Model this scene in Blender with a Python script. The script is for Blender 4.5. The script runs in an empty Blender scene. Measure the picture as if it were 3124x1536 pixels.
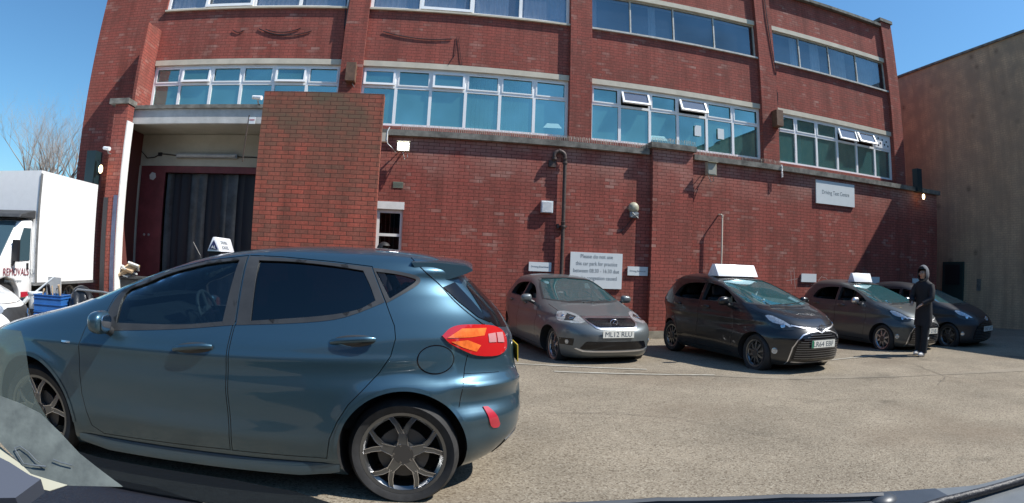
import bpy, bmesh, math, random
from mathutils import Vector, Matrix
from mathutils.bvhtree import BVHTree
from mathutils.geometry import delaunay_2d_cdt
R = math.radians
SC = bpy.context.scene
COL = SC.collection
random.seed(7)

# ---------------------------------------------------------------- camera (wide dash camera lens: angle proportional to radius)
cd = bpy.data.cameras.new("dash_camera")
cam = bpy.data.objects.new("dash_camera", cd); COL.objects.link(cam); SC.camera = cam
cd.type = 'PANO'
cd.sensor_fit = 'HORIZONTAL'; cd.sensor_width = 36.0; cd.sensor_height = 36.0*503/1024
cd.clip_start = 0.02; cd.clip_end = 2000
cc = cd.cycles if hasattr(cd, 'cycles') and not hasattr(cd, 'panorama_type') else cd
try:
    cd.panorama_type = 'FISHEYE_LENS_POLYNOMIAL'; cc = cd
except Exception:
    cd.cycles.panorama_type = 'FISHEYE_LENS_POLYNOMIAL'; cc = cd.cycles
cc.fisheye_fov = R(179)
cc.fisheye_polynomial_k0 = 0.0
cc.fisheye_polynomial_k1 = -(3124/36.0)/1737.11
cc.fisheye_polynomial_k2 = 0.0; cc.fisheye_polynomial_k3 = 0.0; cc.fisheye_polynomial_k4 = 0.0
CH = 1.42
pitch, roll, yaw = 0.0265010, 0.0390251, 0.1649863
f_ = Vector((math.sin(yaw)*math.cos(pitch), math.cos(yaw)*math.cos(pitch), math.sin(pitch)))
r0 = Vector((math.cos(yaw), -math.sin(yaw), 0)); u0 = r0.cross(f_)
r_ = r0*math.cos(roll) + u0*math.sin(roll); u_ = u0*math.cos(roll) - r0*math.sin(roll)
M = Matrix((r_, u_, -f_)).transposed().to_4x4(); M.translation = Vector((0, 0, CH))
cam.matrix_world = M

# ---------------------------------------------------------------- sun, sky, exposure
SUN = Vector((2.75, -1.0, 3.55)).normalized()
w = bpy.data.worlds.new("World"); SC.world = w; w.use_nodes = True
nt = w.node_tree; nt.nodes.clear()
bgn = nt.nodes.new('ShaderNodeBackground'); out = nt.nodes.new('ShaderNodeOutputWorld')
sky = nt.nodes.new('ShaderNodeTexSky'); sky.sky_type = 'NISHITA'; sky.sun_disc = False
sky.sun_elevation = math.asin(SUN.z); sky.sun_rotation = math.atan2(SUN.x, SUN.y)
sky.air_density = 1.3; sky.dust_density = 0.5; sky.ozone_density = 7
tint = nt.nodes.new('ShaderNodeMix'); tint.data_type = 'RGBA'; tint.blend_type = 'MULTIPLY'; tint.inputs[0].default_value = 1.0; tint.inputs[7].default_value = (0.72, 1.0, 1.08, 1)   # camera white balance
nt.links.new(sky.outputs[0], tint.inputs[6]); nt.links.new(tint.outputs[2], bgn.inputs[0]); nt.links.new(bgn.outputs[0], out.inputs[0])
bgn.inputs[1].default_value = 0.108
sl = bpy.data.lights.new("sun", 'SUN'); so = bpy.data.objects.new("sun", sl); COL.objects.link(so)
sl.energy = 5.0; sl.angle = R(0.5); sl.color = (1.0, 0.96, 0.9)
so.rotation_euler = (-SUN).to_track_quat('-Z', 'Y').to_euler(); so.location = (20, -6, 30)
SC.view_settings.view_transform = 'Standard'; SC.view_settings.look = 'None'
SC.view_settings.exposure = 0.35; SC.view_settings.gamma = 1.0; SC.view_settings.use_curve_mapping = False
SC.render.engine = 'CYCLES'; SC.cycles.use_denoising = True
SC.cycles.max_bounces = 8; SC.cycles.transparent_max_bounces = 16; SC.cycles.caustics_reflective = False; SC.cycles.caustics_refractive = False

# ---------------------------------------------------------------- materials
def sock(n, *names):
    for k in names:
        if k in n.inputs: return n.inputs[k]
def pm(name, col, rough=0.6, metal=0.0, coat=0.0, spec=0.5, emit=None, es=0.0, noise=0.0, nscale=8.0, bump=0.0, bscale=60.0, coat_rough=0.04, col2=None):
    m = bpy.data.materials.new(name); m.use_nodes = True
    t = m.node_tree; b = t.nodes['Principled BSDF']
    b.inputs['Base Color'].default_value = (*col, 1); b.inputs['Roughness'].default_value = rough
    b.inputs['Metallic'].default_value = metal
    sock(b, 'Coat Weight').default_value = coat; sock(b, 'Coat Roughness').default_value = coat_rough
    sock(b, 'Specular IOR Level').default_value = spec
    if emit: b.inputs['Emission Color'].default_value = (*emit, 1); b.inputs['Emission Strength'].default_value = es
    tc = None
    if noise or bump or col2:
        tc = t.nodes.new('ShaderNodeTexCoord')
    if noise or col2:
        n = t.nodes.new('ShaderNodeTexNoise'); n.inputs['Scale'].default_value = nscale; n.inputs['Detail'].default_value = 6; n.inputs['Roughness'].default_value = 0.65
        t.links.new(tc.outputs['Object'], n.inputs['Vector'])
        mx = t.nodes.new('ShaderNodeMix'); mx.data_type = 'RGBA'
        c2 = col2 if col2 else tuple(c*(1-noise) for c in col)
        c1 = col if col2 else tuple(min(1, c*(1+noise*0.6)) for c in col)
        mx.inputs[6].default_value = (*c1, 1); mx.inputs[7].default_value = (*c2, 1)
        rp = t.nodes.new('ShaderNodeMapRange'); rp.inputs[1].default_value = 0.35; rp.inputs[2].default_value = 0.65
        t.links.new(n.outputs['Fac'], rp.inputs[0]); t.links.new(rp.outputs[0], mx.inputs[0]); t.links.new(mx.outputs[2], b.inputs['Base Color'])
    if bump:
        n2 = t.nodes.new('ShaderNodeTexNoise'); n2.inputs['Scale'].default_value = bscale; n2.inputs['Detail'].default_value = 4
        t.links.new(tc.outputs['Object'], n2.inputs['Vector'])
        bp = t.nodes.new('ShaderNodeBump'); bp.inputs['Strength'].default_value = bump; bp.inputs['Distance'].default_value = 0.01
        t.links.new(n2.outputs['Fac'], bp.inputs['Height']); t.links.new(bp.outputs[0], b.inputs['Normal'])
    return m

def brick_mat(name, ca, cb, mort, stain=(0.10, 0.09, 0.06), zs=None, pale=0.0, var=0.5, spots=False):
    """Stretcher bond from metric UVs; weathering by noise; zs=(z0,z1) grime growing towards the top of the wall"""
    m = bpy.data.materials.new(name); m.use_nodes = True; t = m.node_tree; N = t.nodes; L = t.links
    b = N['Principled BSDF']; b.inputs['Roughness'].default_value = 0.85; sock(b, 'Specular IOR Level').default_value = 0.25
    uv = N.new('ShaderNodeUVMap'); uv.uv_map = 'UVMap'
    br = N.new('ShaderNodeTexBrick'); br.offset = 0.5; br.offset_frequency = 2
    br.inputs['Scale'].default_value = 1.0; br.inputs['Brick Width'].default_value = 0.228; br.inputs['Row Height'].default_value = 0.0762
    br.inputs['Mortar Size'].default_value = 0.0062; br.inputs['Mortar Smooth'].default_value = 0.35; br.inputs['Bias'].default_value = -0.15
    br.inputs['Color1'].default_value = (0, 0, 0, 1); br.inputs['Color2'].default_value = (1, 1, 1, 1); br.inputs['Mortar'].default_value = (0.5, 0.5, 0.5, 1)
    L.new(uv.outputs[0], br.inputs['Vector'])
    n1 = N.new('ShaderNodeTexNoise'); n1.inputs['Scale'].default_value = 0.9; n1.inputs['Detail'].default_value = 5; n1.inputs['Roughness'].default_value = 0.6
    L.new(uv.outputs[0], n1.inputs['Vector'])
    n2 = N.new('ShaderNodeTexNoise'); n2.inputs['Scale'].default_value = 26; n2.inputs['Detail'].default_value = 3
    L.new(uv.outputs[0], n2.inputs['Vector'])
    mixc = N.new('ShaderNodeMix'); mixc.data_type = 'RGBA'; mixc.inputs[6].default_value = (*ca, 1); mixc.inputs[7].default_value = (*cb, 1)
    sep = N.new('ShaderNodeSeparateColor'); L.new(br.outputs['Color'], sep.inputs[0])
    mul = N.new('ShaderNodeMath'); mul.operation = 'MULTIPLY_ADD'; mul.inputs[1].default_value = var; L.new(sep.outputs[0], mul.inputs[0])
    a2 = N.new('ShaderNodeMapRange'); a2.inputs[1].default_value = 0.3; a2.inputs[2].default_value = 0.7; a2.inputs[3].default_value = -0.15; a2.inputs[4].default_value = 0.55; L.new(n1.outputs['Fac'], a2.inputs[0])
    L.new(a2.outputs[0], mul.inputs[2]); L.new(mul.outputs[0], mixc.inputs[0]); mixc.clamp_factor = True
    # fine grain
    g = N.new('ShaderNodeMapRange'); g.inputs[1].default_value = 0.25; g.inputs[2].default_value = 0.75; g.inputs[3].default_value = 0.78; g.inputs[4].default_value = 1.2; L.new(n2.outputs['Fac'], g.inputs[0])
    mg = N.new('ShaderNodeMix'); mg.data_type = 'RGBA'; mg.blend_type = 'MULTIPLY'; mg.inputs[0].default_value = 1.0
    L.new(mixc.outputs[2], mg.inputs[6]); L.new(g.outputs[0], mg.inputs[7])
    last = mg.outputs[2]
    # pale efflorescence on some bricks
    if pale:
        n3 = N.new('ShaderNodeTexNoise'); n3.inputs['Scale'].default_value = 2.2; n3.inputs['Detail'].default_value = 6
        L.new(uv.outputs[0], n3.inputs['Vector'])
        r3 = N.new('ShaderNodeMapRange'); r3.inputs[1].default_value = 0.50; r3.inputs[2].default_value = 0.66; r3.inputs[4].default_value = pale; L.new(n3.outputs['Fac'], r3.inputs[0])
        gt = N.new('ShaderNodeMapRange'); gt.inputs[1].default_value = 0.45; gt.inputs[2].default_value = 0.75; L.new(sep.outputs[0], gt.inputs[0])
        mg2 = N.new('ShaderNodeMath'); mg2.operation = 'MULTIPLY'; L.new(r3.outputs[0], mg2.inputs[0]); L.new(gt.outputs[0], mg2.inputs[1]); r3 = mg2
        m3 = N.new('ShaderNodeMix'); m3.data_type = 'RGBA'; m3.inputs[7].default_value = (0.55, 0.34, 0.28, 1)
        L.new(r3.outputs[0], m3.inputs[0]); L.new(last, m3.inputs[6]); last = m3.outputs[2]
    # rain and soot streaks running down the wall
    mp_ = N.new('ShaderNodeMapping'); mp_.inputs['Scale'].default_value = (2.6, 0.28, 1); L.new(uv.outputs[0], mp_.inputs['Vector'])
    ns = N.new('ShaderNodeTexNoise'); ns.inputs['Scale'].default_value = 1.0; ns.inputs['Detail'].default_value = 8; ns.inputs['Roughness'].default_value = 0.7; L.new(mp_.outputs[0], ns.inputs['Vector'])
    rs = N.new('ShaderNodeMapRange'); rs.inputs[1].default_value = 0.42; rs.inputs[2].default_value = 0.72; rs.inputs[3].default_value = 1.06; rs.inputs[4].default_value = 0.58; L.new(ns.outputs['Fac'], rs.inputs[0])
    ms = N.new('ShaderNodeMix'); ms.data_type = 'RGBA'; ms.blend_type = 'MULTIPLY'; ms.inputs[0].default_value = 1.0; L.new(last, ms.inputs[6]); L.new(rs.outputs[0], ms.inputs[7]); last = ms.outputs[2]
    if zs:
        sx = N.new('ShaderNodeSeparateXYZ'); L.new(uv.outputs[0], sx.inputs[0])
        r4 = N.new('ShaderNodeMapRange'); r4.inputs[1].default_value = zs[0]; r4.inputs[2].default_value = zs[1]; L.new(sx.outputs[1], r4.inputs[0])
        n5 = N.new('ShaderNodeTexNoise'); n5.inputs['Scale'].default_value = 1.7; n5.inputs['Detail'].default_value = 7; L.new(uv.outputs[0], n5.inputs['Vector'])
        r5 = N.new('ShaderNodeMapRange'); r5.inputs[1].default_value = 0.3; r5.inputs[2].default_value = 0.62; L.new(n5.outputs['Fac'], r5.inputs[0])
        mm = N.new('ShaderNodeMath'); mm.operation = 'MULTIPLY'; L.new(r4.outputs[0], mm.inputs[0]); L.new(r5.outputs[0], mm.inputs[1])
        m5 = N.new('ShaderNodeMix'); m5.data_type = 'RGBA'; m5.inputs[7].default_value = (*stain, 1); L.new(mm.outputs[0], m5.inputs[0]); L.new(last, m5.inputs[6]); last = m5.outputs[2]
    if spots:     # old putlog holes and stains
        vo = N.new('ShaderNodeTexVoronoi'); vo.inputs['Scale'].default_value = 1.15; L.new(uv.outputs[0], vo.inputs['Vector'])
        vr = N.new('ShaderNodeMapRange'); vr.inputs[1].default_value = .05; vr.inputs[2].default_value = .17; vr.inputs[3].default_value = .55; vr.inputs[4].default_value = 1; L.new(vo.outputs['Distance'], vr.inputs[0])
        vm = N.new('ShaderNodeMix'); vm.data_type = 'RGBA'; vm.blend_type = 'MULTIPLY'; vm.inputs[0].default_value = 1.0; L.new(last, vm.inputs[6]); L.new(vr.outputs[0], vm.inputs[7]); last = vm.outputs[2]
    mo = N.new('ShaderNodeMix'); mo.data_type = 'RGBA'; mo.inputs[7].default_value = (*mort, 1)
    L.new(br.outputs['Fac'], mo.inputs[0]); L.new(last, mo.inputs[6]); L.new(mo.outputs[2], b.inputs['Base Color'])
    inv = N.new('ShaderNodeMath'); inv.operation = 'SUBTRACT'; inv.inputs[0].default_value = 1.0; L.new(br.outputs['Fac'], inv.inputs[1])
    ad = N.new('ShaderNodeMath'); ad.operation = 'MULTIPLY_ADD'; ad.inputs[1].default_value = 0.25; L.new(n2.outputs['Fac'], ad.inputs[0]); L.new(inv.outputs[0], ad.inputs[2])
    bp = N.new('ShaderNodeBump'); bp.inputs['Strength'].default_value = 0.55; bp.inputs['Distance'].default_value = 0.012
    L.new(ad.outputs[0], bp.inputs['Height']); L.new(bp.outputs[0], b.inputs['Normal'])
    return m

def glass_mat(name, tint, refl=(1, 1, 1), base=0.06, gain=0.9, rough=0.01, body=0.0, bodycol=(0.02, 0.05, 0.06), vary=0.0):
    """thin tinted pane: see-through + mirror reflection that grows at grazing angles (+ optional opaque film)"""
    m = bpy.data.materials.new(name); m.use_nodes = True; t = m.node_tree; N = t.nodes; L = t.links; N.clear()
    o = N.new('ShaderNodeOutputMaterial'); tr = N.new('ShaderNodeBsdfTransparent'); tr.inputs[0].default_value = (*tint, 1)
    gl = N.new('ShaderNodeBsdfGlossy'); gl.inputs[0].default_value = (*refl, 1); gl.inputs['Roughness'].default_value = rough
    lw = N.new('ShaderNodeLayerWeight'); lw.inputs[0].default_value = 0.18
    mr = N.new('ShaderNodeMapRange'); mr.inputs[3].default_value = base; mr.inputs[4].default_value = gain; L.new(lw.outputs['Fresnel'], mr.inputs[0])
    mx = N.new('ShaderNodeMixShader')
    if vary:      # noise varies mirror strength, imitating uneven sky reflections between panes
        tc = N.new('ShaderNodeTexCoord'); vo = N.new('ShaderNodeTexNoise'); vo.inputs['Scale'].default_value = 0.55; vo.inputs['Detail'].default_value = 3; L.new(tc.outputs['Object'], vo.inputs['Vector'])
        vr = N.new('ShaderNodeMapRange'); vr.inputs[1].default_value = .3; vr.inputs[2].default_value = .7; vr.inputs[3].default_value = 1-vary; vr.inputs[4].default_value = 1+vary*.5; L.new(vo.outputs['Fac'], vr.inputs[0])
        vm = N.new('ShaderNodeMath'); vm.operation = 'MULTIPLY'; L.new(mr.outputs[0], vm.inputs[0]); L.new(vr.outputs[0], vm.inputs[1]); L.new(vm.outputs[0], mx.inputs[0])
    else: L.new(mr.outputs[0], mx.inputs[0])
    if body:
        df = N.new('ShaderNodeBsdfDiffuse'); df.inputs[0].default_value = (*bodycol, 1)
        m2 = N.new('ShaderNodeMixShader'); m2.inputs[0].default_value = body; L.new(tr.outputs[0], m2.inputs[1]); L.new(df.outputs[0], m2.inputs[2]); L.new(m2.outputs[0], mx.inputs[1])
    else:
        L.new(tr.outputs[0], mx.inputs[1])
    L.new(gl.outputs[0], mx.inputs[2]); L.new(mx.outputs[0], o.inputs[0])
    return m

# ---------------------------------------------------------------- mesh helpers
def addbox(bm, x0, x1, y0, y1, z0, z1, mi=0):
    vs = [bm.verts.new(p) for p in ((x0,y0,z0),(x1,y0,z0),(x1,y1,z0),(x0,y1,z0),(x0,y0,z1),(x1,y0,z1),(x1,y1,z1),(x0,y1,z1))]
    for q in ((0,3,2,1),(4,5,6,7),(0,1,5,4),(1,2,6,5),(2,3,7,6),(3,0,4,7)):
        fc = bm.faces.new([vs[i] for i in q]); fc.material_index = mi
    return vs
def uvbox(bm):
    uvl = bm.loops.layers.uv.get('UVMap') or bm.loops.layers.uv.new('UVMap')
    bm.normal_update()
    for fc in bm.faces:
        n = fc.normal; ax = max(range(3), key=lambda i: abs(n[i]))
        for l in fc.loops:
            c = l.vert.co
            l[uvl].uv = (c.y+0.37, c.z) if ax == 0 else ((c.x, c.z) if ax == 1 else (c.x, c.y))
def obj(name, bm, mats, parent=None, smooth=None, bevel=0.0, uv=False, loc=None):
    if bevel:
        bmesh.ops.bevel(bm, geom=[e for e in bm.edges if len(e.link_faces) == 2 and e.calc_face_angle(0) > 0.6], offset=bevel, segments=2, affect='EDGES', profile=0.5, clamp_overlap=True)
    if uv: uvbox(bm)
    me = bpy.data.meshes.new(name); bm.to_mesh(me); bm.free()
    for m in (mats if isinstance(mats, (list, tuple)) else [mats]): me.materials.append(m)
    if smooth is not None:
        me.polygons.foreach_set('use_smooth', [True]*len(me.polygons)); me.set_sharp_from_angle(angle=R(smooth))
    o = bpy.data.objects.new(name, me); COL.objects.link(o)
    if loc: o.location = loc
    if parent: o.parent = parent
    return o
def tag(o, label=None, cat=None, group=None, kind=None):
    if label: o['label'] = label
    if cat: o['category'] = cat
    if group: o['group'] = group
    if kind: o['kind'] = kind
    return o
def empty(name, loc, rz=0, label=None, cat=None, group=None):
    o = bpy.data.objects.new(name, None); COL.objects.link(o); o.location = loc; o.rotation_euler = (0, 0, rz); o.empty_display_size = 0.2
    return tag(o, label, cat, group)
def addtube(bm, pts, r, seg=10, mi=0, cap=True):
    pts = [Vector(p) for p in pts]; rings = []
    rr = r if isinstance(r, (list, tuple)) else [r]*len(pts)
    prev = None
    for i, p in enumerate(pts):
        d = (pts[min(i+1, len(pts)-1)] - pts[max(i-1, 0)]).normalized()
        a = d.orthogonal().normalized() if prev is None else (prev - d*prev.dot(d)).normalized()
        prev = a; b = d.cross(a)
        rings.append([bm.verts.new(p + (a*math.cos(2*math.pi*k/seg) + b*math.sin(2*math.pi*k/seg))*rr[i]) for k in range(seg)])
    for i in range(len(rings)-1):
        for k in range(seg):
            f = bm.faces.new((rings[i][k], rings[i][(k+1)%seg], rings[i+1][(k+1)%seg], rings[i+1][k])); f.material_index = mi
    if cap:
        f = bm.faces.new(rings[0][::-1]); f.material_index = mi; f = bm.faces.new(rings[-1]); f.material_index = mi
def addlathe(bm, prof, origin, axis, seg=32, mi=0, closed=False):
    """prof: [(radius, along axis)]"""
    ax = Vector(axis).normalized(); a = ax.orthogonal().normalized(); b = ax.cross(a); o = Vector(origin); rings = []
    for r, h in prof:
        if r < 1e-6: rings.append([bm.verts.new(o+ax*h)])
        else: rings.append([bm.verts.new(o+ax*h+(a*math.cos(2*math.pi*k/seg)+b*math.sin(2*math.pi*k/seg))*r) for k in range(seg)])
    n = len(rings)
    for i in range(n if closed else n-1):
        A, B = rings[i], rings[(i+1) % n]
        for k in range(seg):
            q = [A[k % len(A)], A[(k+1) % len(A)], B[(k+1) % len(B)], B[k % len(B)]]
            u = []
            for v in q:
                if v not in u: u.append(v)
            if len(u) > 2:
                f = bm.faces.new(u); f.material_index = mi
def addprism(bm, poly, d0, d1, axis='y', mi=0):
    """poly in the plane across axis: y -> (x,z), x -> (y,z), z -> (x,y)"""
    def P(u, v, d): return {'y': (u, d, v), 'x': (d, u, v), 'z': (u, v, d)}[axis]
    a = [bm.verts.new(P(u, v, d0)) for u, v in poly]; b = [bm.verts.new(P(u, v, d1)) for u, v in poly]
    n = len(poly); fs = [bm.faces.new(a), bm.faces.new(b[::-1])]
    for i in range(n): fs.append(bm.faces.new((a[i], b[i], b[(i+1)%n], a[(i+1)%n])))
    for f in fs: f.material_index = mi
    return fs
def fixn(bm): bmesh.ops.recalc_face_normals(bm, faces=bm.faces[:])
def text_bm(txt, size, depth=0.0, align='CENTER', spacing=1.0, width=None):
    """lettering as a mesh in the local x (right) / y (up) plane"""
    cu = bpy.data.curves.new('t', 'FONT'); cu.body = txt; cu.size = size; cu.align_x = align; cu.align_y = 'CENTER'; cu.space_character = spacing
    cu.extrude = depth; cu.resolution_u = 3
    o = bpy.data.objects.new('t', cu); COL.objects.link(o)
    dg = bpy.context.evaluated_depsgraph_get(); me = bpy.data.meshes.new_from_object(o.evaluated_get(dg))
    bm = bmesh.new(); bm.from_mesh(me); bpy.data.objects.remove(o); bpy.data.curves.remove(cu); bpy.data.meshes.remove(me)
    if width and bm.verts:
        xs = [v.co.x for v in bm.verts]; k = width/(max(xs)-min(xs)); c = (max(xs)+min(xs))/2
        for v in bm.verts: v.co.x = (v.co.x-c)*k
    return bm
def put(bm, origin, right, up):
    r = Vector(right).normalized(); u = Vector(up).normalized(); n = r.cross(u); o = Vector(origin)
    for v in bm.verts: v.co = o + r*v.co.x + u*v.co.y + n*v.co.z
    return bm
def merge(bm, src, mi=0):
    mp = {v: bm.verts.new(v.co) for v in src.verts}
    for f in src.faces:
        try: g = bm.faces.new([mp[v] for v in f.verts]); g.material_index = mi
        except ValueError: pass
    src.free()
def gz(y): return -0.031*max(0.0, y-8.0)
# ================================================================ SETTING
YL, YU = 12.2, 13.24         # single-storey front wall, upper storeys' wall
YPL = YU-0.11                # pilaster faces
M = {}
M['brick'] = brick_mat('brick_red', (0.375, 0.098, 0.074), (0.24, 0.088, 0.068), (0.15, 0.052, 0.044), pale=0.45)
M['brick_low'] = brick_mat('brick_red_lower', (0.375, 0.096, 0.073), (0.235, 0.083, 0.063), (0.115, 0.038, 0.032), zs=(3.2, 4.4), stain=(0.46, 0.27, 0.22), pale=0.5)
M['brick_old'] = brick_mat('brick_weathered', (0.46, 0.105, 0.07), (0.25, 0.10, 0.07), (0.09, 0.04, 0.032), zs=(2.3, 4.15), stain=(0.15, 0.108, 0.07), var=0.9)
M['brick_brown'] = brick_mat('brick_brown', (0.68, 0.46, 0.28), (0.54, 0.37, 0.235), (0.42, 0.29, 0.19), stain=(0.38, 0.28, 0.19), zs=(-4, 9), var=.4, spots=True)
M['coping'] = pm('coping_concrete', (0.20, 0.19, 0.165), 0.9, noise=0.5, nscale=5, bump=0.4)
M['lintel'] = pm('stone_lintel', (0.62, 0.56, 0.45), 0.8, noise=0.12, nscale=3)
M['upvc'] = pm('white_upvc', (0.92, 0.92, 0.92), 0.35, noise=0.04, nscale=2)
M['steel_w'] = pm('old_painted_steel', (0.55, 0.54, 0.5), 0.5, noise=0.2, nscale=9)
M['render'] = pm('painted_render', (0.52, 0.52, 0.50), 0.85, noise=0.2, nscale=2.5)
M['white_paint'] = pm('white_masonry_paint', (0.85, 0.84, 0.80), 0.7, noise=0.08, nscale=6)
M['soffit'] = pm('soffit_paint', (0.46, 0.45, 0.38), 0.85, noise=0.15, nscale=1.2)
M['dark'] = pm('dark_interior', (0.03, 0.035, 0.04), 0.9)
M['room'] = pm('room_wall', (0.10, 0.12, 0.12), 0.9)
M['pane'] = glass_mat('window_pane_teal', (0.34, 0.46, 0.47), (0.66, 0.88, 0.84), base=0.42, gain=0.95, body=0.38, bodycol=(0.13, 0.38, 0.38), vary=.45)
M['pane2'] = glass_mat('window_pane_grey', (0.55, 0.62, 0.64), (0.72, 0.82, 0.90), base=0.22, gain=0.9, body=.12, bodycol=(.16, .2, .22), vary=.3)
M['pane_dark'] = glass_mat('dark_pane', (0.5, 0.55, 0.55), (.8, .9, 1), base=0.04, gain=.8)
M['net'] = pm('net_curtain', (0.78, 0.78, 0.82), 0.9, noise=0.15, nscale=3)
M['pane3'] = glass_mat('window_pane_clear', (0.72, 0.76, 0.80), (0.7, 0.85, 0.98), base=0.20, gain=0.9, body=.12, bodycol=(.5, .52, .58))
M['blind'] = pm('blind_slats', (0.75, 0.85, 0.85), 0.7)
M['black'] = pm('black_plastic', (0.015, 0.015, 0.018), 0.45)
M['iron'] = pm('cast_iron_pipe', (0.075, 0.05, 0.042), 0.6, noise=0.4, nscale=20)
M['sign'] = pm('sign_white', (0.74, 0.78, 0.78), 0.35, noise=0.03)
M['ink'] = pm('sign_lettering', (0.10, 0.12, 0.14), 0.6)
M['galv'] = pm('galvanised', (0.35, 0.36, 0.36), 0.45, metal=0.6, noise=0.2)

# ---- ground: one sheet, gently falling towards the building, out to the horizon
def ground_mat(name, base, dark, light, spots=True):
    m = bpy.data.materials.new(name); m.use_nodes = True; t = m.node_tree; N = t.nodes; L = t.links
    b = N['Principled BSDF']; b.inputs['Roughness'].default_value = 0.9; sock(b, 'Specular IOR Level').default_value = 0.3
    tc = N.new('ShaderNodeTexCoord')
    v = N.new('ShaderNodeTexVoronoi'); v.inputs['Scale'].default_value = 85; L.new(tc.outputs['Object'], v.inputs['Vector'])
    n = N.new('ShaderNodeTexNoise'); n.inputs['Scale'].default_value = 0.8; n.inputs['Detail'].default_value = 8; n.inputs['Roughness'].default_value = 0.7; L.new(tc.outputs['Object'], n.inputs['Vector'])
    s = N.new('ShaderNodeSeparateColor'); L.new(v.outputs['Color'], s.inputs[0])
    cr = N.new('ShaderNodeValToRGB'); e = cr.color_ramp.elements; e[0].position = 0.0; e[0].color = (*dark, 1); e[1].position = 1.0; e[1].color = (*light, 1)
    k = cr.color_ramp.elements.new(0.3); k.color = (*base, 1); k = cr.color_ramp.elements.new(0.78); k.color = (*[c*1.15 for c in base], 1)
    L.new(s.outputs[0], cr.inputs[0])
    mr = N.new('ShaderNodeMapRange'); mr.inputs[1].default_value = 0.32; mr.inputs[2].default_value = 0.7; mr.inputs[3].default_value = 0.72; mr.inputs[4].default_value = 1.12; L.new(n.outputs['Fac'], mr.inputs[0])
    mx = N.new('ShaderNodeMix'); mx.data_type = 'RGBA'; mx.blend_type = 'MULTIPLY'; mx.inputs[0].default_value = 1; L.new(cr.outputs[0], mx.inputs[6]); L.new(mr.outputs[0], mx.inputs[7])
    last = mx.outputs[2]
    if spots:   # oily and rusty stains
        n3 = N.new('ShaderNodeTexNoise'); n3.inputs['Scale'].default_value = 0.45; n3.inputs['Detail'].default_value = 6; L.new(tc.outputs['Object'], n3.inputs['Vector'])
        r3 = N.new('ShaderNodeMapRange'); r3.inputs[1].default_value = 0.52; r3.inputs[2].default_value = 0.75; r3.inputs[4].default_value = 0.5; L.new(n3.outputs['Fac'], r3.inputs[0])
        m3 = N.new('ShaderNodeMix'); m3.data_type = 'RGBA'; m3.inputs[7].default_value = (0.17, 0.125, 0.085, 1); L.new(r3.outputs[0], m3.inputs[0]); L.new(last, m3.inputs[6]); last = m3.outputs[2]
    n6 = N.new('ShaderNodeTexNoise'); n6.inputs['Scale'].default_value = 1.1; n6.inputs['Detail'].default_value = 9; n6.inputs['Roughness'].default_value = .6; n6.inputs['Distortion'].default_value = .6; L.new(tc.outputs['Object'], n6.inputs['Vector'])
    r6 = N.new('ShaderNodeMapRange'); r6.inputs[1].default_value = .60; r6.inputs[2].default_value = .68; r6.inputs[3].default_value = 1; r6.inputs[4].default_value = .74; L.new(n6.outputs['Fac'], r6.inputs[0])
    m6 = N.new('ShaderNodeMix'); m6.data_type = 'RGBA'; m6.blend_type = 'MULTIPLY'; m6.inputs[0].default_value = 1; L.new(last, m6.inputs[6]); L.new(r6.outputs[0], m6.inputs[7]); last = m6.outputs[2]
    L.new(last, b.inputs['Base Color'])
    bp = N.new('ShaderNodeBump'); bp.inputs['Strength'].default_value = 0.6; bp.inputs['Distance'].default_value = 0.006; L.new(s.outputs[1], bp.inputs['Height']); L.new(bp.outputs[0], b.inputs['Normal'])
    return m
M['ground'] = ground_mat('worn_tarmac_with_chippings', (0.245, 0.208, 0.155), (0.125, 0.098, 0.07), (0.36, 0.32, 0.25))
M['apron'] = ground_mat('smooth_tarmac', (0.265, 0.228, 0.175), (0.215, 0.185, 0.14), (0.30, 0.265, 0.205))
M['line'] = pm('worn_road_paint', (0.42, 0.40, 0.34), 0.8, col2=(0.28, 0.255, 0.205), nscale=7)
bm = bmesh.new()
ys = [-300, -60, -10, 0, 3, 5, 8, 12.2, 16, 40, 700]; xs = [-600, -60, -20, 0, 20, 60, 600]
gv = [[bm.verts.new((x, y, gz(min(y, 16)))) for x in xs] for y in ys]
for j in range(len(ys)-1):
    for i in range(len(xs)-1): bm.faces.new((gv[j][i], gv[j][i+1], gv[j+1][i+1], gv[j+1][i]))
g = obj('ground', bm, M['ground']); tag(g, kind='structure', label='worn light tarmac of the car park with fine stone chippings')
# smoother laid strip beside the wall
bm = bmesh.new()
def sheet(bm, pts, dz):
    bm.faces.new([bm.verts.new((x, y, gz(y)+dz)) for x, y in pts])
sheet(bm, [(-7.5, 8.9), (1.0, 8.3), (3.4, 7.25), (5.0, 6.35), (7.5, 5.6), (10.5, 4.4), (17.9, 3.0), (17.9, 12.19), (-7.5, 12.19)], 0.004)
g = obj('pavement_strip', bm, M['apron']); tag(g, kind='structure', label='smoother sandy strip of tarmac along the foot of the brick wall')
bm = bmesh.new()
def lin(bm, a, b, w):
    a = Vector(a); b = Vector(b); d = (b-a).normalized(); n = Vector((-d.y, d.x))*w/2
    for k in range(10):
        p = a+(b-a)*k/10; q = a+(b-a)*(k+1)/10
        sheet(bm, [tuple(p-n), tuple(q-n), tuple(q+n), tuple(p+n)], 0.008)
lin(bm, (1.1, 8.25), (3.3, 7.55), 0.07); lin(bm, (4.1, 6.95), (1.9, 7.5), 0.07); lin(bm, (6.2, 7.55), (8.6, 7.75), 0.07); lin(bm, (6.2, 7.55), (6.55, 11.6), 0.08); lin(bm, (9.2, 8.1), (10.0, 12), 0.08)
g = obj('parking_lines', bm, M['line']); tag(g, kind='structure', label='faint worn parking bay lines on the tarmac')

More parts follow.
